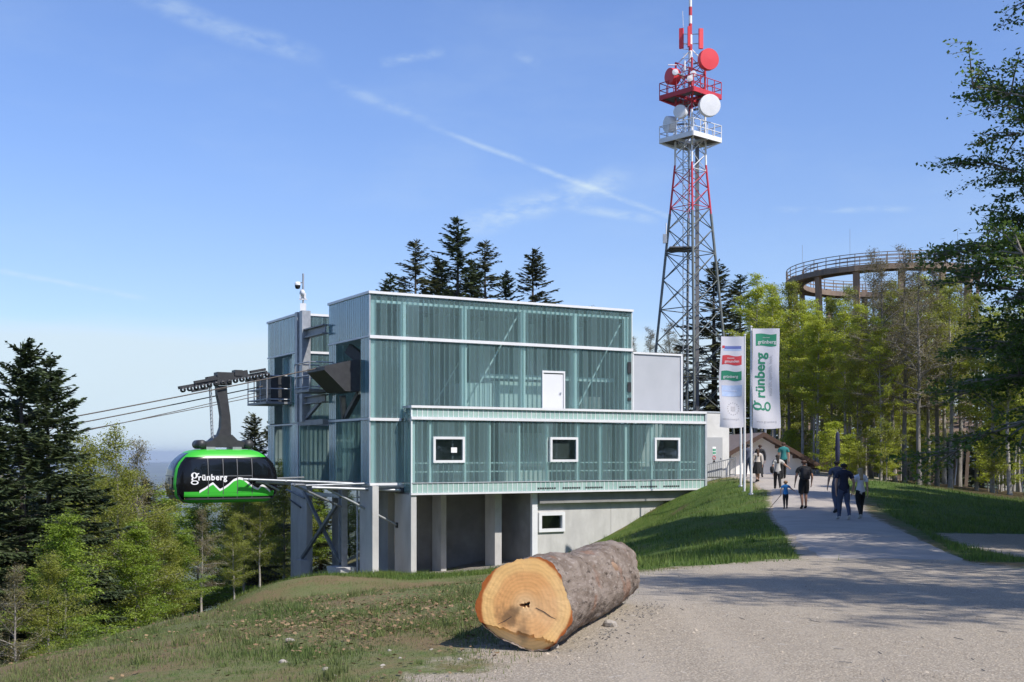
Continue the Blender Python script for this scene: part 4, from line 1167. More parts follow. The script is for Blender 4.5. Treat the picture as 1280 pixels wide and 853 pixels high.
def deco_left(patch, txt, cl):
    patch('logo_bar', 'flag_navy', .16, .88, .862, .895, .008, cl, 8, 2); patch('logo_bar', 'flag_blue', .12, .90, .845, .860, .008, cl, 8, 2)
    patch('logo_dot', 'flag_red', .06, .17, .872, .90, .010, cl, 3, 3)
    r = patch('red_panel', 'flag_red', .09, .90, .69, .79, .008, cl, 12, 8, .008); txt('lettering', 'flag_white', 'gmunden', .17, .004, .20, .715, False, .016, cl)
    txt('lettering', 'flag_white', 'traunsee', .09, .002, .30, .757, False, .016, cl)
    g = patch('green_panel', 'flag_green', .09, .90, .52, .62, .008, cl, 12, 8, .008); txt('lettering', 'flag_white', 'grünberg', .17, .004, .17, .548, False, .016, cl)
    patch('blue_panel', 'flag_blue', .11, .92, .345, .465, .008, cl, 12, 8)
    txt('lettering', 'flag_white', 'salzkammergut', .10, .0, .15, .40, False, .016, cl)
    patch('emblem_core', 'flag_grey', .46, .66, .185, .235, .008, cl, 4, 4)
    for k in range(16):
        a = 2 * PI * k / 16; u, v = .56 + .24 * math.cos(a), .21 + .066 * math.sin(a)
        patch('emblem_ray', 'flag_grey', u - .022, u + .022, v - .006, v + .006, .008, cl, 1, 1)
    txt('lettering', 'flag_grey', 'salzkammergut', .13, .0, .10, .085, False, .008, cl, .95)
def deco_right(patch, txt, cl):
    patch('green_panel', 'flag_green', .12, .88, .825, .945, .008, cl, 12, 8, .006)
    txt('lettering', 'flag_white', 'grünberg', .20, .005, .20, .85, False, .016, cl); txt('lettering', 'flag_white', 'traunsee', .08, .0, .38, .905, False, .016, cl)
    txt('lettering', 'letter_green', None, .86, .03, .40, .22, True, .010, cl, .85)
    txt('lettering', 'letter_green', 'rünberg', .58, .014, .47, .305, True, .010, cl, 1.0)
    txt('lettering', 'flag_grey', 'natürlich. sportlich. hoch.', .19, .0, .74, .33, True, .010, cl, .85)
    txt('lettering', 'flag_grey', 'www.gruenberg', .13, .0, .12, .06, False, .008, cl, .95)
flag(926, 609, 57, 431, 0, 0, 0, 0, 'bare thin pole farthest from the camera, left of the two flags poles', '', 1, None)
flag(930.5, 613.5, 53, 419, 900, 929.5, 421, 534, 'middle pole, holding the banner with red, green and blue panels', 'white banner with red, green and pale blue panels and a sun emblem', -1, deco_left, .02)
flag(939, 621, 49.5, 409, 940, 973, 411, 535, 'nearest pole, holding the banner with large green vertical lettering', 'white banner with large green vertical grünberg lettering', 1, deco_right)

# folded navy parasol beyond the path
pq = (1047 - 640) / FPX * 66
pr_ = thing('folded_parasol', 'folded navy parasol on a pole beyond the walking couple', 'parasol', (pq, 66, gz(pq, 66)))
MB().tube([(0, 0, 0), (0, 0, 2.58)], .03, 8).build('pole', 'galvanised', pr_)
MB().lathe([(.05, .85), (.11, .95), (.13, 1.4), (.12, 2.0), (.10, 2.45), (.05, 2.52)], 12, smooth=True).build('canopy', 'navy_cloth', pr_)
MB().lathe([(.3, 0), (.3, .08), (.05, .1)], 16).build('base', 'concrete_dark', pr_)

# ================================================================ LOG
def logmat():
    m = bpy.data.materials.new('cut_wood'); m.use_nodes = True
    n, l = m.node_tree.nodes, m.node_tree.links; b = n['Principled BSDF']; b.inputs['Roughness'].default_value = .75; b.inputs['Specular IOR Level'].default_value = .2
    tc = n.new('ShaderNodeTexCoord')
    def nz(scale, detail=5, stretch=(1, 1, 1), loc=(0, 0, 0)):
        mp = n.new('ShaderNodeMapping'); mp.inputs['Scale'].default_value = stretch; mp.inputs['Location'].default_value = loc
        l.new(tc.outputs['Object'], mp.inputs[0])
        t = n.new('ShaderNodeTexNoise'); t.inputs['Scale'].default_value = scale; t.inputs['Detail'].default_value = detail; l.new(mp.outputs[0], t.inputs[0]); return t.outputs[0]
    def mth(op, a, c=0):
        x = n.new('ShaderNodeMath'); x.operation = op
        for i, q in ((0, a), (1, c)):
            if isinstance(q, (int, float)): x.inputs[i].default_value = q
            else: l.new(q, x.inputs[i])
        return x.outputs[0]
    def mr(x, a, c, lo=0., hi=1.):
        r = n.new('ShaderNodeMapRange'); r.interpolation_type = 'SMOOTHSTEP'; r.inputs[1].default_value = a; r.inputs[2].default_value = c; r.inputs[3].default_value = lo; r.inputs[4].default_value = hi
        l.new(x, r.inputs[0]); return r.outputs[0]
    def mix(f, a, c):
        x = n.new('ShaderNodeMixRGB')
        for i, q in ((0, f), (1, a), (2, c)):
            if isinstance(q, tuple): x.inputs[i].default_value = (*q, 1)
            else: l.new(q, x.inputs[i])
        return x.outputs[0]
    sp = n.new('ShaderNodeSeparateXYZ'); l.new(tc.outputs['Object'], sp.inputs[0])
    y, z = sp.outputs[1], sp.outputs[2]
    r = mth('SQRT', mth('ADD', mth('MULTIPLY', y, y), mth('MULTIPLY', z, z)))
    rw = mth('ADD', r, mth('MULTIPLY', mth('SUBTRACT', nz(3.5), .5), .09))
    wave = mth('SINE', mth('MULTIPLY', rw, 210))
    ringm = mr(wave, -.6, 1.0, 0, .15)
    col = mix(mr(rw, .25, .31), (.82, .42, .155), (.93, .56, .21))          # heartwood to sapwood
    col = mix(mr(rw, .0, .16), (.82, .54, .27), col)
    col = mix(ringm, col, (.40, .19, .07))
    col = mix(mr(nz(1.6, 4), .45, .75, 0, .45), col, (.88, .64, .36))
    edge = mr(rw, .368, .395); col = mix(edge, col, (.42, .12, .03))
    # grey stain below the pith
    d1 = mth('SQRT', mth('ADD', mth('POWER', mth('MULTIPLY', mth('ADD', y, -.14), 6.0), 2.0), mth('POWER', mth('MULTIPLY', mth('ADD', z, .10), 7.5), 2.0)))
    st = mr(mth('ADD', d1, mth('MULTIPLY', mth('SUBTRACT', nz(11), .5), 2.0)), 1.0, .2, 0, .75); col = mix(st, col, (.13, .085, .05))
    d2 = mth('SQRT', mth('ADD', mth('POWER', mth('MULTIPLY', mth('ADD', y, -.02), 12.0), 2.0), mth('POWER', mth('MULTIPLY', mth('ADD', z, .22), 6.5), 2.0)))
    st = mr(mth('ADD', d2, mth('MULTIPLY', mth('SUBTRACT', nz(9, loc=(5, 3, 1)), .5), 1.6)), 1.0, .3, 0, .6); col = mix(st, col, (.16, .10, .055))
    l.new(col, b.inputs['Base Color'])
    bp = n.new('ShaderNodeBump'); bp.inputs['Strength'].default_value = .12; bp.inputs['Distance'].default_value = .01
    l.new(mth('ADD', nz(60, 4, (1, .2, 1)), mth('MULTIPLY', wave, .06)), bp.inputs['Height']); l.new(bp.outputs[0], b.inputs['Normal'])
    MATS['cut_wood'] = m
    m = bpy.data.materials.new('log_bark'); m.use_nodes = True
    n, l = m.node_tree.nodes, m.node_tree.links; b = n['Principled BSDF']; b.inputs['Roughness'].default_value = .95; b.inputs['Specular IOR Level'].default_value = .15
    tc = n.new('ShaderNodeTexCoord')
    base = mix(mr(nz(5, 7, (.5, 1, 1)), .35, .68), (.16, .125, .10), (.27, .225, .19))
    base = mix(mr(nz(26, 6, (.35, 1, 1)), .52, .75), base, (.33, .285, .25))
    base = mix(mr(nz(19, 6, (.3, 1, 1), (3, 1, 2)), .56, .72), base, (.07, .055, .045))
    base = mix(mr(nz(2.3, 4, (1, 1, 1), (9, 4, 2)), .60, .70, 0, .6), base, (.24, .13, .085))
    l.new(base, b.inputs['Base Color'])
    bp = n.new('ShaderNodeBump'); bp.inputs['Strength'].default_value = .9; bp.inputs['Distance'].default_value = .02
    l.new(mth('ADD', nz(24, 7, (.4, 1, 1)), nz(70, 4)), bp.inputs['Height']); l.new(bp.outputs[0], b.inputs['Normal'])
    MATS['log_bark'] = m
logmat()
lf, lb = Vector((.114, 10.0, .385)), Vector((1.12, 13.5, .345))
lf.z += gz(lf.x, lf.y); lb.z += gz(lb.x, lb.y)
ld = lb - lf; LL = ld.length
lg = thing('felled_log', 'thick felled log with fresh orange cut face lying on the gravel', 'log', (0, 0, 0))
lg.location = lf
lg.rotation_euler = (0, -math.asin(ld.z / LL), math.atan2(ld.y, ld.x))
NA, NL = 128, 150
def lr(a, x):        # radius of the log at angle a (0 = local +y), distance x
    k = x / LL
    r = .392 * (1 - .13 * k)
    r += .014 * math.cos(3 * a + .6) + .009 * math.cos(5 * a + 2) + .014 * math.cos(2 * a - .4) + .016 * k * math.cos(2 * a + 1.2 + 2 * k) + .010 * math.sin(k * 7 + a)
    return r
vs, fs = [], []
for i in range(NL + 1):
    x = LL * i / NL
    for j in range(NA):
        a = 2 * PI * j / NA; r = lr(a, x)
        cs, sn = math.cos(a), math.sin(a)
        big = noise.noise((x * 1.2, cs * 1.5, sn * 1.5)) * .028
        pl = noise.noise((x * 5.0, cs * 5.5, sn * 5.5)); fi = noise.noise((x * 16, cs * 15, sn * 15))
        r2 = r + big + .015 * max(-.5, pl) + .010 * fi + .006 * abs(noise.noise((x * 9, cs * 22, sn * 22)))
        vs.append((x + (0 if 0 < i < NL else 0) , r2 * cs, r2 * sn))
for i in range(NL):
    for j in range(NA):
        k = (j + 1) % NA; fs.append((i * NA + j, i * NA + k, (i + 1) * NA + k, (i + 1) * NA + j))
b = MB(); b.add(vs, fs, True); b.build('bark', 'log_bark', lg)
for nm, x0, fr in (('cut_face', .0, True), ('rear_cut_face', LL, False)):
    rings = [.0, .055, .075, .10, .16, .24, .32, .40, .48, .56, .64, .72, .80, .86, .91, .95, .975, 1.0]
    off = 0 if fr else NL * NA
    fv, ff = [], []
    for q, u in enumerate(rings):
        for j in range(NA):
            o_ = vs[off + j]; a = 2 * PI * j / NA
            hole = .05 + .022 * math.cos(2 * a + .5) + .015 * math.cos(5 * a)
            uu = u if u > .1 else u * (hole / .05)
            y, z = o_[1] * uu, o_[2] * uu
            dx = .004 * noise.noise((y * 6, z * 6, 1)) + .0015 * noise.noise((y * 30, z * 30, 4))
            if fr:
                if q <= 1: dx += .12
                # sawn step along the bottom
                ln = -.255 - .22 * (-y)
                if z < ln: dx += .035 + .10 * (ln - z)
                if u >= .999: dx = max(dx, 0) + .0
            fv.append((x0 + (dx if fr else -dx) - (.004 if fr else -.004), y, z))
    for q in range(len(rings) - 1):
        for j in range(NA):
            k = (j + 1) % NA; ff.append((q * NA + j, q * NA + k, (q + 1) * NA + k, (q + 1) * NA + j))
    b = MB(); b.add(fv, ff, False); f_ = b.build(nm, 'cut_wood', lg)
    if fr:
        MB().lathe([(0, 0), (.09, 0)], 12, (1, 0, 0), (.10, 0, 0)).build('rot_hole', 'black_paint', f_)
        b = MB()
        for pts_ in ([(-.09, -.02), (-.16, -.05), (-.22, -.09), (-.27, -.11)], [(.12, -.10), (.18, -.14), (.24, -.17)]):
            b.tube([(-.003, p, q) for p, q in pts_], [.003, .004, .003, .001][:len(pts_)], 5)
        b.build('crack', 'eave_brown', f_)
# bare patch where bark has come off
b = MB(); pv, pf = [], []
for i in range(9):
    for j in range(7):
        x = 2.25 + (i - 4) * .035 + (j - 3) * .03; a = R(150) + (j - 3) * .055
        sh = ((i - 4) / 4.3) ** 2 + ((j - 3) / 3.4) ** 2
        r = lr(a, x) + .024 - .03 * sh; pv.append((x, r * math.cos(a), r * math.sin(a)))
for i in range(8):
    for j in range(6): q = i * 7 + j; pf.append((q, q + 7, q + 8, q + 1))
b.add(pv, pf, True); b.build('bare_patch', 'larch', lg)
def stone(label, x, y, sz, seed, name='stone', cat='stone', group=None, m='rock', sink=.3):
    rnd = random.Random(seed); bm = bmesh.new(); bmesh.ops.create_icosphere(bm, subdivisions=2, radius=1)
    sc = (1, rnd.uniform(.65, .9), rnd.uniform(.5, .75)); rot = rnd.uniform(0, 6)
    for v in bm.verts:
        k = 1 + .35 * noise.noise(v.co * 1.4 + Vector((seed, 0, 0)))
        v.co = Vector((v.co.x * sc[0], v.co.y * sc[1], v.co.z * sc[2])) * k * sz
    me = bpy.data.meshes.new(name); bm.to_mesh(me); bm.free(); me.materials.append(MATS[m])
    o = inst(me, name, None, (x, y, gz(x, y) + sz * sc[2] * (1 - 2 * sink) * .6), rot); tag(o, label, cat, group); return o
stone('pale angular stone wedged beside the log half way along', .93, 11.35, .085, 3)
stone('pale stone wedged under the lower right of the orange cut face', .36, 10.12, .055, 5)
k = 0
for px, py, s in ((407, 838, .05), (478, 834, .045), (423, 832, .03), (500, 824, .028), (487, 814, .03), (538, 813, .022), (478, 836, .035), (575, 825, .035), (540, 812, .02), (354, 829, .07), (362, 802, .07), (418, 845, .03)):
    lo, hi = 7.0, 30.0
    for _ in range(40):
        mid = (lo + hi) / 2; x = (px - 640) / FPX * mid
        if EYE - (py - HOR) / FPX * mid > gz(x, mid): lo = mid
        else: hi = mid
    stone('small pale stone lying in the thin grass left of the log', (px - 640) / FPX * lo, lo, s * .62, 20 + k, group='small stones in the grass', m='rock'); k += 1

# ================================================================ PEOPLE
def cloth(name, col, rough=.85, col2=None): 
    if name not in MATS: mat(name, col, rough, col2, 5)
    return name
mat('skin', (.46, .27, .19), .6); mat('skin_tan', (.36, .19, .12), .6)
for nm, c in (('hair_black', (.012, .010, .009)), ('hair_brown', (.06, .032, .018)), ('hair_blond', (.42, .31, .17)), ('hair_red', (.07, .032, .018)), ('hair_dark', (.025, .018, .014)), ('hair_fair', (.40, .22, .10))): mat(nm, c, .6)
for nm, c in (('wear_black', (.010, .010, .011)), ('wear_navy', (.017, .019, .040)), ('wear_white', (.70, .70, .72)), ('wear_grey', (.46, .45, .43)), ('wear_slate', (.075, .085, .125)), ('wear_blue', (.03, .21, .50)),
              ('wear_teal', (.02, .17, .17)), ('wear_denim', (.055, .07, .12)), ('wear_dark', (.02, .02, .024)), ('shoe_white', (.6, .6, .6)), ('shoe_dark', (.02, .02, .02)), ('wear_cream', (.52, .47, .42)), ('sole', (.45, .45, .44))): mat(nm, c, .85)

def person(label, X, Y, H, heading, top, legs, hair, stride=.3, legwear='trousers', sleeves='short', arms=None, longhair=False, topcol=None, shoe='shoe_dark', skin='skin', child=False, bag=None, bulk=1.0, lead=1, lean=0.0, hat=None):
    k = H / 1.75
    root = thing('person', label, 'person', (X, Y, gz(X, Y) + .03), heading, None)
    hs_ = 1.0 if not child else 1.45
    J, Rr, E, names = [], [], [], []
    def v(p, r, par=None, nm=''):
        J.append(Vector(p)); Rr.append(r if isinstance(r, tuple) else (r, r))
        if par is not None: E.append((par, len(J) - 1)); names.append(nm)
        return len(J) - 1
    bk = bulk
    pel = v((0, 0, .95), (.155 * bk, .115 * bk))
    sp = v((0, .0 + lean * .1, 1.10), (.135 * bk, .105 * bk), pel, 'torso'); ch = v((0, -.005 + lean * .25, 1.28), (.155 * bk, .115 * bk), sp, 'torso')
    ub = v((0, -.01 + lean * .35, 1.40), (.125 * bk, .09), ch, 'torso'); nk = v((0, .0 + lean * .42, 1.485), (.056, .058), ub, 'neck')
    hb = v((0, .018 + lean * .45, 1.555), (.072 * hs_, .082 * hs_), nk, 'head'); hm = v((0, .012 + lean * .47, 1.64 + (hs_ - 1) * .05), (.082 * hs_, .098 * hs_), hb, 'head')
    htop = v((0, .004 + lean * .48, 1.70 + (hs_ - 1) * .13), (.060 * hs_, .07 * hs_), hm, 'head')
    nose = v((0, .10 * hs_ + lean * .47, 1.605), (.012, .012), hb, 'head')
    for sg in (-1, 1): v((sg * .088 * hs_, .0 + lean * .46, 1.62), (.012, .02), hm, 'head')
    for sg in (-1, 1):
        ph = stride * (1 if sg * lead > 0 else -1)
        hip = v((sg * .088, 0, .90), (.105 * bk, .11 * bk), pel, 'hip')
        ky = ph * .42 + (.06 if ph < 0 else .05); kz = .50
        th = v((sg * .092, ky * .5, .71), (.082 * bk, .086 * bk), hip, 'thigh')
        kn = v((sg * .088, ky, kz), (.060, .064), th, 'thigh')
        ay = ph * .95 if ph > 0 else ph * 1.15; az = .085 if ph >= 0 else .085 + abs(ph) * .22
        cf = v((sg * .088, (ky + ay) / 2 - .015, (kz + az) / 2 + .04), (.055, .058), kn, 'shin')
        an = v((sg * .088, ay, az), (.037, .04), cf, 'shin')
        hl = v((sg * .088, ay - .035, az - .045), (.036, .034), an, 'foot')
        tl = -.04 if ph < 0 else .0
        v((sg * .095, ay + .10, max(.035, az - .055 + tl)), (.040, .030), an, 'foot'); v((sg * .098, ay + .165, max(.03, az - .060 + tl * 1.5)), (.034, .024), len(J) - 1, 'foot')
        # arm
        sh = v((sg * .185 * (.5 + .5 * bk), lean * .33, 1.395), (.066, .062), ub, 'shoulder')
        A = (arms or {}).get(sg)
        if A is None:
            sw = -ph * .55
            el = (sg * (.235 * bk), sw * .30 + lean * .2, 1.115); wr = (sg * .235 * bk, sw * .95 + .05 + lean * .2, .885)
        else: el, wr = A
        e_ = v(el, (.044, .046), sh, 'upperarm')
        m_ = Vector(el).lerp(Vector(wr), .35); f_ = v(m_, (.040, .040), e_, 'forearm'); w_ = v(wr, (.027, .024), f_, 'forearm')
        d = (Vector(wr) - Vector(el)).normalized(); hand = Vector(wr) + d * .075
        pm = v(hand, (.030, .018), w_, 'hand')
        side_ = d.cross(Vector((sg, 0, 0))); side_ = side_.normalized() if side_.length > .01 else Vector((0, 1, 0))
        for q, (o_, L_) in enumerate(((-.028, .065), (-.010, .078), (.010, .074), (.027, .058))):
            b0 = v(hand + side_ * o_ + d * .03, .009, pm, 'hand'); b1 = v(hand + side_ * o_ * 1.1 + d * (.03 + L_ * .55), .0085, b0, 'hand')
            v(hand + side_ * o_ * 1.05 + d * (.03 + L_) + Vector((-sg * .018, 0, 0)), .0075, b1, 'hand')
        t0_ = v(hand - d * .02 + side_ * .038, .010, pm, 'hand'); v(hand + d * .03 + side_ * .055 + Vector((-sg * .01, 0, 0)), .009, t0_, 'hand')
    me = bpy.data.meshes.new('body'); me.from_pydata([p * k for p in J], E, [])
    ob = bpy.data.objects.new('body', me); C.objects.link(ob)
    sk = ob.modifiers.new('skin', 'SKIN'); sk.use_smooth_shade = True; sk.branch_smoothing = .6
    for i, r in enumerate(Rr): me.skin_vertices[0].data[i].radius = (r[0] * k, r[1] * k)
    for i in range(len(J)): me.skin_vertices[0].data[i].use_root = (i == pel)
    sb = ob.modifiers.new('sub', 'SUBSURF'); sb.levels = 1; sb.render_levels = 1
    dg = bpy.context.evaluated_depsgraph_get(); bm_ = bpy.data.meshes.new_from_object(ob.evaluated_get(dg))
    bpy.data.objects.remove(ob)
    bm_.materials.clear(); bm_.materials.append(MATS[skin])
    body_ = inst(bm_, 'body', root)
    # region of every face = nearest bone
    cen = np.array([p.center for p in bm_.polygons]) / k
    A0 = np.array([J[a] for a, c in E]); B0 = np.array([J[c] for a, c in E]); D = B0 - A0
    rad = np.array([min(Rr[a][0], Rr[c][0]) for a, c in E])
    t = np.clip(((cen[:, None] - A0[None]) * D[None]).sum(-1) / ((D * D).sum(-1)[None] + 1e-9), 0, 1)
    dist = np.linalg.norm(cen[:, None] - (A0[None] + t[..., None] * D[None]), axis=-1) - rad[None] * .8
    near_ = dist.argmin(1); reg = [names[i] for i in near_]; tt = t[np.arange(len(cen)), near_]
    no = np.array([v_.normal for v_ in bm_.vertices])
    co = np.array([v_.co for v_ in bm_.vertices])
    def garment(name, m, pick, off, swell=None):
        F = [p for i, p in enumerate(bm_.polygons) if pick(reg[i], tt[i], cen[i])]
        used = sorted({q for p in F for q in p.vertices}); mp = {q: i for i, q in enumerate(used)}
        V = [co[q] + no[q] * off * k + (Vector(swell(co[q] / k)) * k if swell else Vector((0, 0, 0))) for q in used]
        b = MB(); b.add(V, [tuple(mp[q] for q in p.vertices) for p in F], True)
        return b.build(name, m, root)
    arms_ok = ('shoulder', 'upperarm') + (('forearm',) if sleeves == 'long' else ())
    garment('shirt', top, lambda r, t_, c: (r == 'torso' or r in arms_ok or (r == 'hip' and c[2] > .93) or (r == 'neck' and t_ < .15)) and not (r == 'upperarm' and sleeves == 'short' and t_ > .62), .022)
    if legwear == 'trousers':
        garment('trousers', legs, lambda r, t_, c: r in ('thigh', 'shin', 'hip') or (r == 'torso' and c[2] < 1.0), .014)
    elif legwear == 'shorts':
        garment('shorts', legs, lambda r, t_, c: (r in ('thigh', 'hip') and c[2] > .53) or (r == 'torso' and c[2] < 1.0), .026)
    else:
        b = MB(); vs_, fs_ = [], []; n = 36; lv = 7
        for i in range(lv + 1):
            q = i / lv; z = 1.02 - .60 * q
            for j in range(n):
                a = 2 * PI * j / n; w = 1 + .10 * q * math.sin(a * 9) + .05 * q * math.sin(a * 4 + 1)
                vs_.append(Vector(((.165 + .13 * q) * math.cos(a) * w, (.13 + .17 * q) * math.sin(a) * w, z)) * k)
        for i in range(lv):
            for j in range(n): fs_.append((i * n + j, i * n + (j + 1) % n, (i + 1) * n + (j + 1) % n, (i + 1) * n + j))
        b.add(vs_, fs_, True).build('skirt', legs, root)
    garment('shoes', shoe, lambda r, t_, c: r == 'foot' or (r == 'shin' and c[2] < .10), .012)
    hz_ = 1.60
    garment('hair', hair, lambda r, t_, c: r == 'head' and (c[2] > 1.655 or c[1] < .035 + lean * .45) and c[2] > 1.53, .017)
    if longhair:
        b = MB(); vs_, fs_ = [], []; n = 14
        for i in range(9):
            q = i / 8; z = 1.66 - .36 * q
            for j in range(n):
                a = 2 * PI * j / n
                vs_.append(Vector(((.085 - .02 * q) * math.cos(a), -.055 - .035 * q + lean * .4 + (.05 - .012 * q) * math.sin(a), z + .008 * math.sin(j * 5))) * k)
        for i in range(8):
            for j in range(n): fs_.append((i * n + j, i * n + (j + 1) % n, (i + 1) * n + (j + 1) % n, (i + 1) * n + j))
        fs_.append(tuple(range(8 * n, 9 * n)))
        b.add(vs_, fs_, True).build('long_hair', hair, root)
    b = MB()
    for sg in (-1, 1): b.lathe([(0, .012), (.009, .008), (.012, 0), (.009, -.006)], 8, (0, 1, 0), Vector((sg * .03 * hs_, .092 * hs_ + lean * .46, 1.632)) * k)
    b.build('eyes', 'wear_dark', body_)
    if bag == 'backpack':
        o = thing('backpack', bag_label(label), 'backpack', root.location, heading)
        b = MB(); vs_, fs_ = [], []; prof_ = [(1.02, .10, .05), (1.05, .14, .085), (1.2, .15, .10), (1.36, .14, .085), (1.43, .10, .05)]; n = 20
        for z, a_, d_ in prof_:
            for j in range(n):
                a = 2 * PI * j / n; vs_.append(Vector((a_ * math.copysign(abs(math.cos(a)) ** .6, math.cos(a)), -.195 * bulk + d_ * math.copysign(abs(math.sin(a)) ** .6, math.sin(a)), z)) * k)
        for i in range(4):
            for j in range(n): fs_.append((i * n + j, i * n + (j + 1) % n, (i + 1) * n + (j + 1) % n, (i + 1) * n + j))
        fs_ += [tuple(range(n)), tuple(range(4 * n, 5 * n))]
        b.add(vs_, fs_, True).build('pack_body', 'wear_dark', o)
        MB().box(-.09 * k, .09 * k, -.325 * k, -.28 * k, 1.07 * k, 1.22 * k).build('pack_pocket', 'wear_black', o)
        MB().box(-.06 * k, .06 * k, -.300 * k, -.291 * k, 1.27 * k, 1.285 * k).build('reflective_strip', 'sole', o)
        for sg in (-1, 1): MB().tube([Vector(p) * k for p in ((sg * .10, -.12, 1.42), (sg * .12, .02, 1.475), (sg * .125, .14, 1.36), (sg * .13, .10, 1.12), (sg * .12, -.12, 1.06))], .022 * k, 6).build('strap', 'wear_black', o)
    if bag == 'shoulder':
        o = thing('shoulder_bag', bag_label(label), 'bag', root.location, heading)
        b = MB(); b.lathe([(0, -.16), (.10, -.15), (.145, 0), (.12, .13), (0, .15)], 16, (0, 0, 1), (0, 0, 0)); 
        q = b.build('bag_body', 'wear_black', o, Vector((-.27, -.06, 1.0)) * k); q.scale = (.65, 1.15, 1)
        MB().tube([Vector(p) * k for p in ((-.26, -.03, 1.12), (-.20, -.09, 1.44), (-.16, .02, 1.475), (-.22, .1, 1.3), (-.26, .06, 1.12))], .014 * k, 6).build('strap', 'wear_black', o)
    return root
def bag_label(l):
    return {'m': 'black backpack on the back of the man in black shorts', 'w': 'black shoulder bag of the woman in the light grey top'}['m' if l.startswith('man') else 'w']
def px_x(px, Y): return (px - 640) / FPX * Y
person('man in navy T-shirt and blue jeans beside the blonde woman', px_x(1055, 38), 38, 1.84, R(4), 'wear_navy', 'wear_denim', 'hair_black', stride=.20, shoe='sole', bulk=1.12, lead=-1, arms={1: ((.30, -.02, 1.13), (.33, .06, .93))})
person('blonde woman in white T-shirt and black trousers walking up the path', px_x(1075.5, 38.6), 38.6, 1.68, R(4), 'wear_white', 'wear_black', 'hair_blond', stride=.22, longhair=True, shoe='sole', lead=1, bulk=.95)
person('man in slate grey shirt partly hidden behind the man in navy', px_x(1046, 41.5), 41.5, 1.86, R(6), 'wear_slate', 'wear_denim', 'hair_dark', stride=.14, shoe='shoe_dark', bulk=1.08)
person('man in black T-shirt, shorts and bare calves walking beside the little boy', px_x(1005, 43), 43, 1.80, R(2), 'wear_black', 'wear_black', 'hair_red', stride=.10, legwear='shorts', bag='backpack', bulk=1.16, shoe='shoe_dark', skin='skin_tan', arms={-1: ((-.285, -.03, 1.13), (-.30, .05, .90)), 1: ((.285, -.02, 1.13), (.29, .08, .91))})
boy = person('little boy in bright blue T-shirt dragging a stick', px_x(982, 43.2), 43.2, 1.02, R(-8), 'wear_blue', 'wear_dark', 'hair_fair', stride=.12, child=True, arms={-1: ((-.29, -.06, 1.2), (-.30, -.05, .95)), 1: ((.33, .06, 1.26), (.55, .12, 1.10))})
person('woman in light grey top and black trousers with one arm held out', px_x(972, 54), 54, 1.68, R(-4), 'wear_grey', 'wear_black', 'hair_dark', stride=.22, longhair=True, bag='shoulder', shoe='shoe_white', lead=-1, sleeves='short', arms={1: ((.36, .10, 1.22), (.55, .25, 1.10))})
person('person in teal shirt walking just ahead of the woman in light grey', px_x(979.5, 59.5), 59.5, 1.86, R(0), 'wear_teal', 'wear_black', 'hair_red', stride=.16, bulk=1.0)
person('woman in cream top and wide black skirt on the upper path', px_x(947, 58), 58, 1.66, R(4), 'wear_cream', 'wear_black', 'hair_brown', stride=.16, legwear='skirt', longhair=True, sleeves='long', shoe='shoe_dark')
person('person in black jacket half hidden ahead of the woman in the skirt', px_x(950, 61), 61, 1.72, R(-20), 'wear_dark', 'wear_dark', 'hair_brown', stride=.12, sleeves='long', bulk=1.08)
person('man in grey blue shirt half hidden by the flag poles', px_x(935.5, 61.5), 61.5, 1.80, R(0), 'wear_slate', 'wear_slate', 'hair_black', stride=.22, sleeves='long', lead=-1)
bl = boy.location
st_ = MB().tube([(0, 0, 0), (-.26, -.30, -.22), (-.55, -.62, -.46)], [.012, .011, .008], 6).build('stick', 'bark_dark', None, (bl.x - .17, bl.y - .03, bl.z + .50))
tag(st_, 'thin wooden stick trailing from the boy\'s left hand', 'stick')

# ================================================================ VEGETATION
def quads_mesh(name, cen, a, b, mats):
    """leaf quads from centres and half axes"""
    n = len(cen); V = np.empty((n, 4, 3), np.float32)
    V[:, 0] = cen - a; V[:, 1] = cen - b * .9; V[:, 2] = cen + a; V[:, 3] = cen + b * .9
    F = np.arange(n * 4, dtype=np.int32).reshape(-1, 4)
    return np_mesh(name, V.reshape(-1, 3), F, mats)
def rand_unit(rng, n):
    v = rng.normal(size=(n, 3)); return v / np.linalg.norm(v, axis=1, keepdims=True)

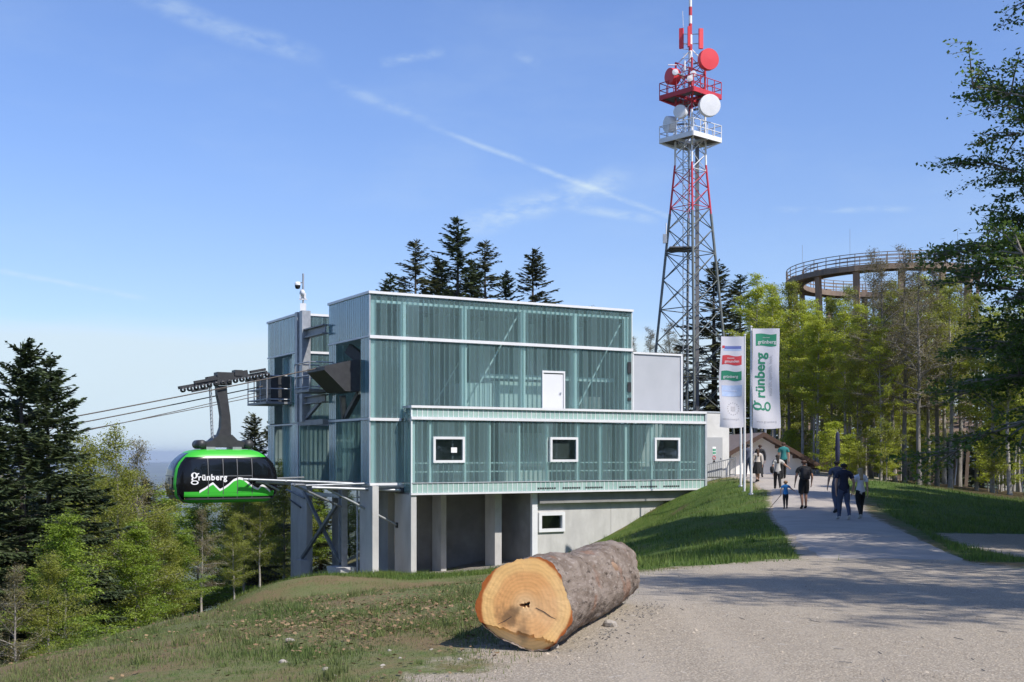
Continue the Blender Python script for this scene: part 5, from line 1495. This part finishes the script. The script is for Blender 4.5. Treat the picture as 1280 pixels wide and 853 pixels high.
def broadleaf(seed, H, base, rad, n_limb, n_leaf, leaf, lmat, bmat, trunk_r, shape=1.0, droop=.0, flat=.28, open_=1.0, lean=.03, bare=.0, tw=2, st=0, spread=.07):
    rng = np.random.default_rng(seed); rnd = random.Random(seed)
    tb = MB()
    ax = [Vector((0, 0, -.6))]; wob = Vector((0, 0, 0))
    N = 12
    for i in range(N + 1):
        z = H * .97 * i / N; wob += Vector((rnd.gauss(0, lean), rnd.gauss(0, lean), 0)); ax.append(Vector((wob.x, wob.y, z)))
    rr = [trunk_r * 1.5] + [max(trunk_r * (1 - i / N) ** .8 * (1.12 if i == 0 else 1), .012) for i in range(N + 1)]
    tb.tube(ax, rr, 7, cap=False)
    def axis(z):
        k = min(max(z / (H * .97), 0), 1) * N; i = min(int(k), N - 1); return ax[1 + i].lerp(ax[2 + i], k - i)
    S0_, S1_, wt = [], [], []
    ga = rnd.uniform(0, 6)
    for i in range(n_limb):
        q = (i + rnd.random() * .8) / n_limb
        z = base + (H * .96 - base) * q; p = axis(z)
        ga += 2.4 + rnd.gauss(0, .35)
        prof_ = math.sin(PI * min(.16 + .84 * q ** .75, 1) ** shape) if shape > 0 else 1 - q
        L = rad * max(.22, prof_) * rnd.uniform(.7, 1.15)
        el = R(rnd.uniform(10, 38) + 28 * q)
        d = Vector((math.cos(ga) * math.cos(el), math.sin(ga) * math.cos(el), math.sin(el)))
        pts = [p]; cur = p.copy(); dd = d.copy(); nseg = 7
        for s in range(nseg):
            dd = (dd + Vector((rnd.gauss(0, .20), rnd.gauss(0, .20), rnd.gauss(0, .12) - droop * .08))).normalized()
            cur = cur + dd * (L / nseg); pts.append(cur.copy())
        r0 = max(.016, trunk_r * .36 * (1 - q * .75))
        tb.tube(pts, [r0 * (1 - .93 * s / nseg) for s in range(nseg + 1)], 4, cap=False)
        for s in range(1, nseg + 1):
            if s > 2: S0_.append(pts[s - 1]); S1_.append(pts[s]); wt.append(.6 * L / nseg)
            for _ in range(tw):
                az = rnd.uniform(0, 2 * PI); sd_ = Vector((math.cos(az), math.sin(az), rnd.uniform(-.25, .40))).normalized()
                l2 = (.25 + L * rnd.uniform(.16, .34)) * (1.15 - .5 * s / nseg); e = pts[s] + (sd_ + dd * .7).normalized() * l2; e.z -= droop * .12 * l2
                mid_ = pts[s].lerp(e, .5) + Vector((0, 0, .05 * l2))
                tb.tube([pts[s], mid_, e], [r0 * .3, r0 * .2, .004], 3, cap=False)
                if rnd.random() < bare: continue
                S0_ += [pts[s].lerp(mid_, .4), mid_]; S1_ += [mid_, e]; wt += [l2 * .35, l2 * .75]
                for _ in range(st):
                    b0 = mid_.lerp(e, rnd.random()); az = rnd.uniform(0, 2 * PI)
                    e2 = b0 + Vector((math.cos(az), math.sin(az), rnd.uniform(-.3, .25))).normalized() * l2 * rnd.uniform(.3, .6)
                    tb.tube([b0, e2], [.006, .003], 3, cap=False); S0_.append(b0); S1_.append(e2); wt.append(l2 * .5)
    tr_me = tb.mesh('trunk', bmat)
    A_, B_ = np.array(S0_), np.array(S1_); wgt = np.array(wt)
    ci = rng.choice(len(A_), n_leaf, p=wgt / wgt.sum()); u = rng.random((n_leaf, 1))
    cl = rng.normal(size=(len(A_), 3)) * spread * .6
    cen = A_[ci] * (1 - u) + B_[ci] * u + rng.normal(size=(n_leaf, 3)) * spread * open_ * np.array([1.5, 1.5, flat * 2.2]) + cl[ci]
    nrm = rand_unit(rng, n_leaf) * .75 + np.array([0, 0, .8]); nrm /= np.linalg.norm(nrm, axis=1, keepdims=True)
    a = np.cross(nrm, rand_unit(rng, n_leaf)); a /= np.linalg.norm(a, axis=1, keepdims=True) + 1e-9
    b = np.cross(nrm, a); s = leaf * rng.uniform(.6, 1.35, (n_leaf, 1))
    return tr_me, quads_mesh('crown', cen, a * s, b * s * .62, lmat)

def conifer(seed, H, rad, base, nmat, bmat='bark_dark', step=.34, dens=1.0, trunk_r=.16, up=0.0, gap=.0):
    rng = np.random.default_rng(seed); rnd = random.Random(seed)
    tb = MB(); tb.tube([(0, 0, -1), (0, 0, H * .5), (rnd.gauss(0, .05), rnd.gauss(0, .05), H)], [trunk_r * 1.1, trunk_r * .6, .015], 7, cap=False)
    cen, A, B = [], [], []
    z = base
    while z < H - .15:
        q = (z - base) / (H - base); n = rnd.randint(4, 7)
        for _ in range(n):
            if rnd.random() < gap: continue
            az = rnd.uniform(0, 2 * PI); L = rad * ((1 - q) ** .62) * rnd.uniform(.55, 1.12) + .12
            if q < .12: L *= .75
            pit = R(rnd.uniform(-22, 4) + 42 * q ** 1.6 + up)
            d = np.array([math.cos(az) * math.cos(pit), math.sin(az) * math.cos(pit), math.sin(pit)])
            hdir = np.array([-math.sin(az), math.cos(az), 0])
            zz_ = z + rnd.uniform(-.12, .12); p0 = np.array([0, 0, zz_])
            sagv = -.10 * L * (1 - q)
            def pt(k): return p0 + d * L * k + np.array([0, 0, sagv * k * k * .8 + .12 * L * max(0, k - .75)])
            tb.tube([pt(0), pt(.5), pt(1)], [.028 * (1 - q) + .008, .016 * (1 - q) + .005, .004], 3, cap=False)
            m = max(7, int(L / .055 * dens))
            ks = np.sqrt(rng.uniform(.02, 1, m)) if q < .85 else rng.uniform(0, 1, m)
            for k in ks:
                s = rnd.choice((-1, 1)); wl_ = (.10 + .24 * L * (1 - k) ** .6 * .55) * rnd.uniform(.6, 1.25)
                dirv = d * .62 + hdir * s * rnd.uniform(.3, 1.0) + np.array([0, 0, rnd.uniform(-.5, .08)])
                dirv /= np.linalg.norm(dirv)
                wl2 = min(wl_, .38)
                c = pt(k) + dirv * wl2 * .6
                side = np.cross(dirv, rand_unit(rng, 1)[0] * .7 + np.array([0, 0, 1.0])); side /= np.linalg.norm(side) + 1e-9
                cen.append(c); A.append(dirv * wl2); B.append(side * rnd.uniform(.035, .075))
        z += step * (1 - .45 * q) * rnd.uniform(.75, 1.25)
    # leader
    for _ in range(24):
        d = rand_unit(rng, 1)[0]; d[2] = abs(d[2]) + .6; d /= np.linalg.norm(d); cen.append(np.array([0, 0, H - rnd.uniform(0, .6)]) + d * .1); A.append(d * .14); B.append(np.cross(d, rand_unit(rng, 1)[0]) * .03)
    return tb.mesh('trunk', bmat), quads_mesh('crown', np.array(cen), np.array(A), np.array(B), nmat)

def plant(kind, meshes, x, y, label, cat, sc=1.0, rz=0.0, group=None, z=None, sxy=None):
    o = thing(kind, label, cat, (x, y, gz(x, y) if z is None else z), rz, group)
    o.scale = (sc * (sxy or 1), sc * (sxy or 1), sc)
    inst(meshes[0], 'trunk', o); inst(meshes[1], 'crown', o)
    return o
rnd = random.Random(11)
# ---- mesh families
FIR = [conifer(1, 14, 4.0, 1.6, 'needle', dens=2.6, trunk_r=.24, gap=.05, step=.30), conifer(2, 14, 3.5, 3.0, 'needle', dens=2.4, trunk_r=.20, gap=.10, step=.30)]
SPR = [conifer(11, 18, 3.3, 3, 'needle_warm', dens=1.5, step=.40, trunk_r=.22, gap=.20), conifer(12, 18, 3.3, 3, 'needle', dens=1.7, step=.38, trunk_r=.22, gap=.10), conifer(13, 16, 3.0, 2, 'needle_warm', dens=2.0, step=.34, trunk_r=.22, gap=.03)]
BEE = [broadleaf(21, 15, 5.0, 2.9, 26, 21000, .062, 'leaf_spring', 'bark_pale', .18, flat=.18, spread=.13), broadleaf(22, 16, 6.0, 2.7, 24, 18000, .062, 'leaf_spring', 'bark_pale', .16, flat=.2, bare=.2, spread=.13),
       broadleaf(23, 14, 3.2, 3.0, 28, 21000, .062, 'leaf_olive', 'bark_grey', .13, flat=.22, spread=.14), broadleaf(24, 16, 6.5, 2.9, 24, 16000, .06, 'leaf_olive', 'bark_pale', .19, bare=.25, spread=.14),
       broadleaf(25, 17, 5, 3.0, 38, 11000, .05, 'leaf_bud', 'bark_grey', .19, bare=.1, flat=.5, spread=.10, tw=3, st=2)]
SAP = [broadleaf(31, 4.2, .5, 1.7, 16, 6000, .058, 'leaf_spring', 'bark_grey', .035, flat=.12, spread=.10), broadleaf(32, 5.0, .8, 1.8, 16, 5500, .058, 'leaf_olive', 'bark_grey', .04, flat=.16, spread=.10)]
LEFTT = [broadleaf(41, 11, 2.0, 2.7, 28, 24000, .046, 'leaf_olive', 'bark_pale', .11, flat=.35, spread=.13), broadleaf(42, 10, 1.2, 2.8, 28, 24000, .046, 'leaf_olive', 'bark_grey', .10, flat=.3, bare=.1, spread=.13), broadleaf(43, 11, 2.5, 2.6, 28, 12000, .040, 'leaf_bud', 'bark_pale', .12, flat=.5, bare=.1, st=1, spread=.10),
         broadleaf(44, 8.5, .6, 2.6, 26, 24000, .050, 'leaf_fresh', 'bark_grey', .08, flat=.14, spread=.12)]
BIG = [broadleaf(51, 17, 1.6, 4.9, 120, 240000, .047, 'leaf_dark', 'bark_grey', .26, flat=.30, shape=.7, droop=.7, tw=4, st=2, spread=.07), broadleaf(52, 17, 2.6, 5.8, 44, 17000, .088, 'leaf_dark', 'bark_grey', .28, flat=.30, shape=.9, tw=3, spread=.16)]

# ---- big firs at the left edge
def at_px(px, Y): return (px - 640) / FPX * Y
def put(kind, meshes, px, Y, top_py, label, cat, H0, rz=None, group=None, sxy=None, zoff=0.0):
    x = at_px(px, Y); z = gz(x, Y) + zoff; top = EYE + (HOR - top_py) / FPX * Y
    sc = (top - z) / H0
    return plant(kind, meshes, x, Y, label, cat, sc, rnd.uniform(0, 6.28) if rz is None else rz, group, z, sxy)
put('fir_tree', FIR[0], 29, 36, 428, 'tall dark fir with visible pale trunk at the left edge', 'tree', 14, sxy=.92)
put('fir_tree', FIR[1], 62, 38.5, 448, 'dark fir with slightly lower top, right beside the tall left fir', 'tree', 14, sxy=.95)
put('fir_tree', FIR[1], -22, 34, 500, 'dark fir cut off by the left edge of the picture', 'tree', 14)
for i, (px, Y, ty, ki, lab) in enumerate([(84, 33, 640, 3, 'bright green young beech with layered leaf sprays before the firs'), (110, 44, 540, 1, 'pale green bushy tree just right of the firs'), (147, 42, 533, 0, 'slender tree with broken pale top right of the firs'),
        (172, 47, 548, 2, 'thinly leafed grey tree standing left of the cabin'), (205, 44, 640, 1, 'olive green tree below the left end of the cabin'), (252, 47, 636, 2, 'brownish budding tree right below the cabin'),
        (292, 50, 645, 0, 'olive green tree just below the cabin'), (325, 58, 600, 0, 'tree with young leaves beside the left pillar'), (355, 66, 575, 1, 'green tree seen between the left pillars'), (60, 30, 690, 1, 'low bushy tree in front of the fir trunk'),
        (168, 41, 650, 3, 'low bright green beech in the middle of the slope wood'), (228, 45, 660, 3, 'young light green tree under the cabin'), (20, 29, 705, 2, 'grey twiggy bush at the lower left edge'), (305, 62, 560, 1, 'leafy tree behind the right end of the cabin')]):
    put('deciduous_tree', LEFTT[ki], px, Y, ty, lab, 'tree', (11, 10, 11, 8.5)[ki], sxy=1.15 if ty > 600 else 1.0)
put('spruce_tree', SPR[2], 318, 72, 517, 'small spruce peeping out between cabin and station', 'tree', 16, sxy=1.2)
put('spruce_tree', SPR[1], 338, 78, 528, 'spruce half hidden by the left corner of the station', 'tree', 18)
for i in range(64):
    px = rnd.uniform(-40, 560); Y = rnd.uniform(54, 112)
    if 200 < px < 235 or 100 < px < 230: ty = rnd.uniform(592, 640)
    else: ty = rnd.uniform(585, 640)
    x = at_px(px, Y)
    ls, lt = (x - AX) * UX + (Y - AY) * UY, -(x - AX) * UY + (Y - AY) * UX
    if (-10.5 < ls < 21 and -4 < lt < 17) or (ls < 4 and -2 < lt < 7.5 and ls > -30): continue
    if i % 3 == 0: put('spruce_tree', SPR[i % 2 + 1], px, Y, ty, 'shaded spruce deeper in the wood below the cabin', 'tree', (18, 16)[i % 2], group='spruces in the lower wood', sxy=1.5)
    else: put('deciduous_tree', LEFTT[i % 4], px, Y, ty, 'leafy tree deeper in the wood below the cabin', 'tree', (11, 10, 11, 8.5)[i % 4], group='trees deeper in the lower wood', sxy=1.3)

# ---- conifers behind the station roof
for px, Y, ty, k, sxy, lab in [(520, 92, 301, 0, 1.25, 'ragged spruce behind the roof, second from the left'), (571, 95, 273, 1, 1.35, 'tallest spruce behind the station roof'), (607, 98, 302, 0, 1.35, 'spruce just right of the tallest one behind the roof'),
                               (633, 92, 340, 1, 1.15, 'short dark spruce between two taller ones behind the roof'), (666, 90, 312, 2, 1.3, 'dense blunt-topped spruce, rightmost behind the station roof'), (488, 88, 343, 1, 1.15, 'lowest spruce top at the left above the roof edge'),
                               (548, 100, 322, 2, 1.2, 'spruce partly hidden between the ragged and the tallest one behind the roof'), (590, 103, 325, 1, 1.2, 'spruce filling the gap just right of the tallest one'),
                               (893, 112, 328, 2, 1.5, 'broad dark conifer behind the legs of the radio tower'), (925, 118, 345, 1, 1.4, 'dark conifer right of the radio tower behind the flags')]:
    put('spruce_tree', SPR[k], px, Y, ty, lab, 'tree', (18, 18, 16)[k], sxy=sxy)
for px, Y, ty in ((742, 105, 378), (790, 100, 415), (812, 104, 405), (838, 108, 398), (848, 112, 420), (765, 112, 400)):
    put('deciduous_tree', BEE[4], px, Y, ty, 'bare brown tree top just above the roof near the radio tower', 'tree', 17, group='bare trees behind the roof', sxy=.9)

# ---- wood on the right
front = [(945, 88, 340, 0), (968, 84, 352, 1), (985, 86, 345, 2), (1005, 82, 372, 1), (1022, 80, 385, 0), (1040, 84, 365, 2), (1058, 78, 372, 1), (1076, 80, 378, 0), (1090, 82, 306, 4), (1104, 74, 318, 4), (1118, 78, 345, 3), (1130, 76, 300, 4), (1148, 72, 310, 4), (1160, 80, 340, 1), (1172, 78, 316, 4),
         (1188, 74, 340, 3), (1200, 84, 318, 4), (1222, 76, 360, 2), (1240, 72, 380, 0), (1262, 70, 375, 3), (1282, 74, 360, 1), (1305, 70, 350, 0), (965, 95, 350, 3), (1015, 98, 372, 0), (1060, 96, 352, 3), (1110, 92, 360, 0), (1140, 90, 352, 2), (1180, 92, 350, 0)]
ORD = ('first', 'second', 'third', 'fourth', 'fifth', 'sixth', 'seventh', 'eighth', 'ninth', 'tenth', 'eleventh', 'twelfth', 'thirteenth', 'fourteenth', 'fifteenth')
front.sort(); seen = {0: 0, 1: 0, 2: 0}
for i, (px, Y, ty, k) in enumerate(front):
    q_ = k // 2; n_ = ORD[seen[q_]]; seen[q_] += 1
    put('beech_tree', BEE[k], px, Y, ty, n_ + (' slender pale-trunked beech from the left along the edge of the right wood', ' olive green leafy tree from the left along the edge of the right wood', ' almost bare brown-budded tree from the left before the timber tower')[q_], 'tree', (15, 16, 14, 16, 17)[k],
        group=('beeches of the right wood', 'beeches of the right wood', 'olive trees of the right wood', 'olive trees of the right wood', 'bare trees before the timber tower')[k])
for i in range(96):
    px = rnd.uniform(935, 1330); Y = rnd.uniform(72, 118); k = rnd.choice((0, 1, 1, 2, 3, 3))
    if px < 990 and Y < 92: Y += 20
    lim = 400 if px < 1110 else 430
    if abs(px - 1205) < 38 and Y < 122: continue
    x = at_px(px, Y)
    if (x - OX) ** 2 + (Y - OY) ** 2 < 12 ** 2: continue
    put('beech_tree', BEE[k], px, Y, rnd.uniform(lim - 15, lim + 55), 'slender tree deeper in the right wood', 'tree', (15, 16, 14, 16)[k], group='trees deeper in the right wood', sxy=.95)
for i in range(18):
    px = 930 + i * 22 + rnd.uniform(-12, 12); Y = rnd.uniform(140, 165)
    put('spruce_tree', SPR[i % 3], px, Y, rnd.uniform(470, 520), 'dark spruce in the depth of the right wood', 'tree', (18, 18, 16)[i % 3], group='spruces deep in the right wood', sxy=2.0)
for i in range(40):
    px = rnd.uniform(975, 1320); Y = rnd.uniform(67, 82)
    if px < 1025: Y = rnd.uniform(78, 90)
    if abs(px - 1205) < 30: continue
    k = rnd.choice((0, 0, 1)); put('sapling', SAP[k], px, Y, rnd.uniform(520, 570), 'leafy beech sapling under the trees of the right wood', 'sapling', (4.2, 5.0)[k], group='saplings in the right wood')
# ---- trees along the right that shade the path; the nearest reaches into the picture
plant('beech_tree', BIG[0], 15.9, 27.0, 'big dark-leaved beech whose branches hang in at the right edge', 'tree', 1.22, 2.0)
plant('beech_tree', BIG[0], 17.6, 29.0, 'third leafy beech between the two big ones at the right edge', 'tree', 1.3, .6)
plant('beech_tree', BIG[0], 19.6, 32.0, 'second leafy beech right behind the big one at the right edge', 'tree', 1.25, 4.4)
for x, y, s, k in ((15.6, 7.4, 1.1, 1), (17.5, 15.0, 1.25, 1), (24.8, 38, 1.25, 0), (28.6, 45.5, 1.2, 0), (29.5, 39.5, 1.3, 0), (33, 47, 1.25, 0)):
    plant('beech_tree', BIG[k], x, y, 'dark-leaved beech just outside the right edge', 'tree', s, rnd.uniform(0, 6), 'trees outside the right edge')

# ---- ground cover
rng = np.random.default_rng(5)
def scatter(n, y0, y1, power=1.0, pad=.03):
    u = rng.random(n) ** power; y = y0 * (y1 / y0) ** u
    x = (rng.uniform(-.46, .46, n)) * y
    return x, y
def blades(name, x, y, h, w, m, label):
    n = len(x); z = hgt(x, y); az = rng.uniform(0, 2 * PI, n); ln = rng.uniform(0, .8, n)
    hh = h * rng.uniform(.5, 1.4, n) * (1 + np.clip(y - 12, 0, 50) / 60) * np.clip(1 + 1.3 * np.array([noise.noise((p * .9, q * .9, 5.0)) for p, q in zip(x, y)]), .35, 2.0); dx, dy = np.cos(az), np.sin(az); b2 = rng.uniform(0, 2 * PI, n)
    V = np.empty((n, 3, 3)); sw = w * rng.uniform(.7, 1.3, n)
    V[:, 0] = np.c_[x - dx * sw, y - dy * sw, z - .02]; V[:, 1] = np.c_[x + dx * sw, y + dy * sw, z - .02]
    V[:, 2] = np.c_[x + np.cos(b2) * ln * hh, y + np.sin(b2) * ln * hh, z + hh]
    o = bpy.data.objects.new(name, np_mesh(name, V.reshape(-1, 3), np.arange(n * 3).reshape(-1, 3), m)); C.objects.link(o)
    tag(o, label, 'grass', kind='stuff')
def free(x, y, mg=.0):
    ok = (sdist(GRAVEL, x, y) > mg) & (sdist(PATH, x, y) > .05) & (sdist(TRACK, x, y) > .1) & (sdist(PAD, x, y) > -.1)
    return ok
x, y = scatter(560000, 7.6, 60, .8)
sg_ = sdist(GRAVEL, x, y)
ok = free(x, y, -.7) & (x < 3 + y * .02) & (sdist(BANK, x, y) > .2) & ((sg_ > -.05) | (rng.random(len(x)) < .30 * np.clip(1 + sg_ / .7, 0, 1)))
x, y = x[ok], y[ok]
nn = np.array([noise.noise((a * .8, b_ * .8, 2.0)) for a, b_ in zip(x, y)]); ok = rng.random(len(x)) < np.clip(.62 + nn * 1.1, .12, 1)
lush_m = sdist(LSTRIP, x, y) < .5
blades('grass', x[ok & ~lush_m], y[ok & ~lush_m], .034, .005, 'grass_blade', 'short dry turf on the slope left of the log')
x2, y2 = scatter(160000, 20, 66, .9)
nb = np.array([noise.noise((p * .7, q * .7, 11.0)) + .6 * noise.noise((p * 2.3, q * 2.3, 3.0)) for p, q in zip(x2, y2)])
sg2 = sdist(GRAVEL, x2, y2)
ok2 = free(x2, y2, -.8) & (sdist(BANK, x2, y2) < .9) & ((sg2 > nb * .45) | (rng.random(len(x2)) < .12 * np.clip(1 + sg2 / .8, 0, 1))) & (rng.random(len(x2)) < np.clip(.85 + nb * 1.3, .08, 1))
ok3 = free(x2, y2, .0) & (sdist(RBANK, x2, y2) < 0)
xx = np.r_[x2[ok2], x[lush_m]]; yy = np.r_[y2[ok2], y[lush_m]]
blades('grass', xx, yy, .075, .011, 'grass_lush', 'lush green grass on the bank before the station')
blades('grass', x2[ok3], y2[ok3], .075, .011, 'grass_lush', 'shaded grass on the bank right of the path')
tx, ty_ = scatter(420, 8.2, 40, .9); ok = free(tx, ty_, .1) & (tx < 1.0); tx, ty_ = tx[ok], ty_[ok]
ti = rng.integers(0, len(tx), 9000); blades('grass', tx[ti] + rng.normal(0, .045, 9000), ty_[ti] + rng.normal(0, .045, 9000), .085, .006, 'grass_blade', 'taller grass tufts standing out of the turf')
# fallen leaves
x, y = scatter(60000, 7.6, 50, .8)
nn = np.array([noise.noise((a * .35 + 4, b_ * .35, 7.0)) + .5 * noise.noise((a * 1.7, b_ * 1.7, 3)) for a, b_ in zip(x, y)])
ok = free(x, y, -.25) & (x < 1.5) & (rng.random(len(x)) < np.clip(.18 + nn * .9, .03, .8)); x, y = x[ok], y[ok]
n = len(x); nrm = rand_unit(rng, n) * .5 + np.array([0, 0, 1]); a = np.cross(nrm, rand_unit(rng, n)); a /= np.linalg.norm(a, axis=1, keepdims=True); b = np.cross(nrm, a); b /= np.linalg.norm(b, axis=1, keepdims=True)
s = rng.uniform(.012, .028, (n, 1))
o = bpy.data.objects.new('fallen_leaves', quads_mesh('fallen_leaves', np.c_[x, y, hgt(x, y) + .03], a * s, b * s * .9, 'dead_leaf')); C.objects.link(o)
tag(o, 'dry brown leaves scattered over the turf slope', 'leaves', kind='stuff')
# loose stones in the gravel
x, y = scatter(42000, 7.6, 23, .9); ok = (sdist(GRAVEL, x, y) < .25); x, y = x[ok], y[ok]; n = len(x)
s = rng.uniform(.003, .008, n) * (1 + (rng.random(n) < .04) * 1.5)
oct_ = np.array([(1, 0, 0), (0, 1, 0), (-1, 0, 0), (0, -1, 0), (0, 0, .75)]); of = np.array([(0, 1, 4), (1, 2, 4), (2, 3, 4), (3, 0, 4)])
V = oct_[None] * s[:, None, None] * rng.uniform(.6, 1.3, (n, 5, 3)); th = rng.uniform(0, 6.28, n)
vx = V[:, :, 0] * np.cos(th)[:, None] - V[:, :, 1] * np.sin(th)[:, None]; vy = V[:, :, 0] * np.sin(th)[:, None] + V[:, :, 1] * np.cos(th)[:, None]
V = np.stack([vx + x[:, None], vy + y[:, None], V[:, :, 2] + hgt(x, y)[:, None] - .001], -1)
F = (of[None] + (np.arange(n) * 5)[:, None, None]).reshape(-1, 3)
o = bpy.data.objects.new('gravel', np_mesh('gravel', V.reshape(-1, 3), F, 'pebble')); C.objects.link(o); tag(o, 'loose pale gravel stones on the yard', 'gravel', kind='stuff')
# twigs and bark crumbs on the yard
x, y = scatter(110, 8, 22, .9); ok = sdist(GRAVEL, x, y) < -.2; b = MB()
for a, c in zip(x[ok], y[ok]):
    t = rnd.uniform(0, 3.14); L = rnd.uniform(.02, .12); z = gz(a, c) + .008
    b.beam((a, c, z), (a + math.cos(t) * L, c + math.sin(t) * L, z + .004), .006, .006)
for i in range(110):
    q = rnd.random(); p = lf.lerp(lb, q); a, c = p.x + rnd.gauss(.48, .12), p.y + rnd.gauss(-.1, .25); t = rnd.uniform(0, 3.14); L = rnd.uniform(.006, .035); z = gz(a, c) + .006
    b.beam((a, c, z), (a + math.cos(t) * L, c + math.sin(t) * L, z + .006), .010, .006)
o = b.build('twigs', 'bark_grey'); tag(o, 'dark twigs and bark crumbs strewn on the gravel', 'twigs', kind='stuff')

# ================================================================ HAZE
hz = MB().box(-34000, 34000, -21000, 37500, -560, 75).build('haze', 'white_paint')
hz.data.materials.clear()
m = bpy.data.materials.new('haze'); m.use_nodes = True
m.node_tree.nodes.remove(m.node_tree.nodes['Principled BSDF'])
pv = m.node_tree.nodes.new('ShaderNodeVolumePrincipled')
pv.inputs['Color'].default_value = (.72, .84, 1.0, 1); pv.inputs['Density'].default_value = .5 / 9000; pv.inputs['Anisotropy'].default_value = .2
m.node_tree.links.new(pv.outputs[0], m.node_tree.nodes['Material Output'].inputs['Volume'])
hz.data.materials.append(m); tag(hz, 'thin bluish haze over the far lowland', 'haze', kind='stuff')
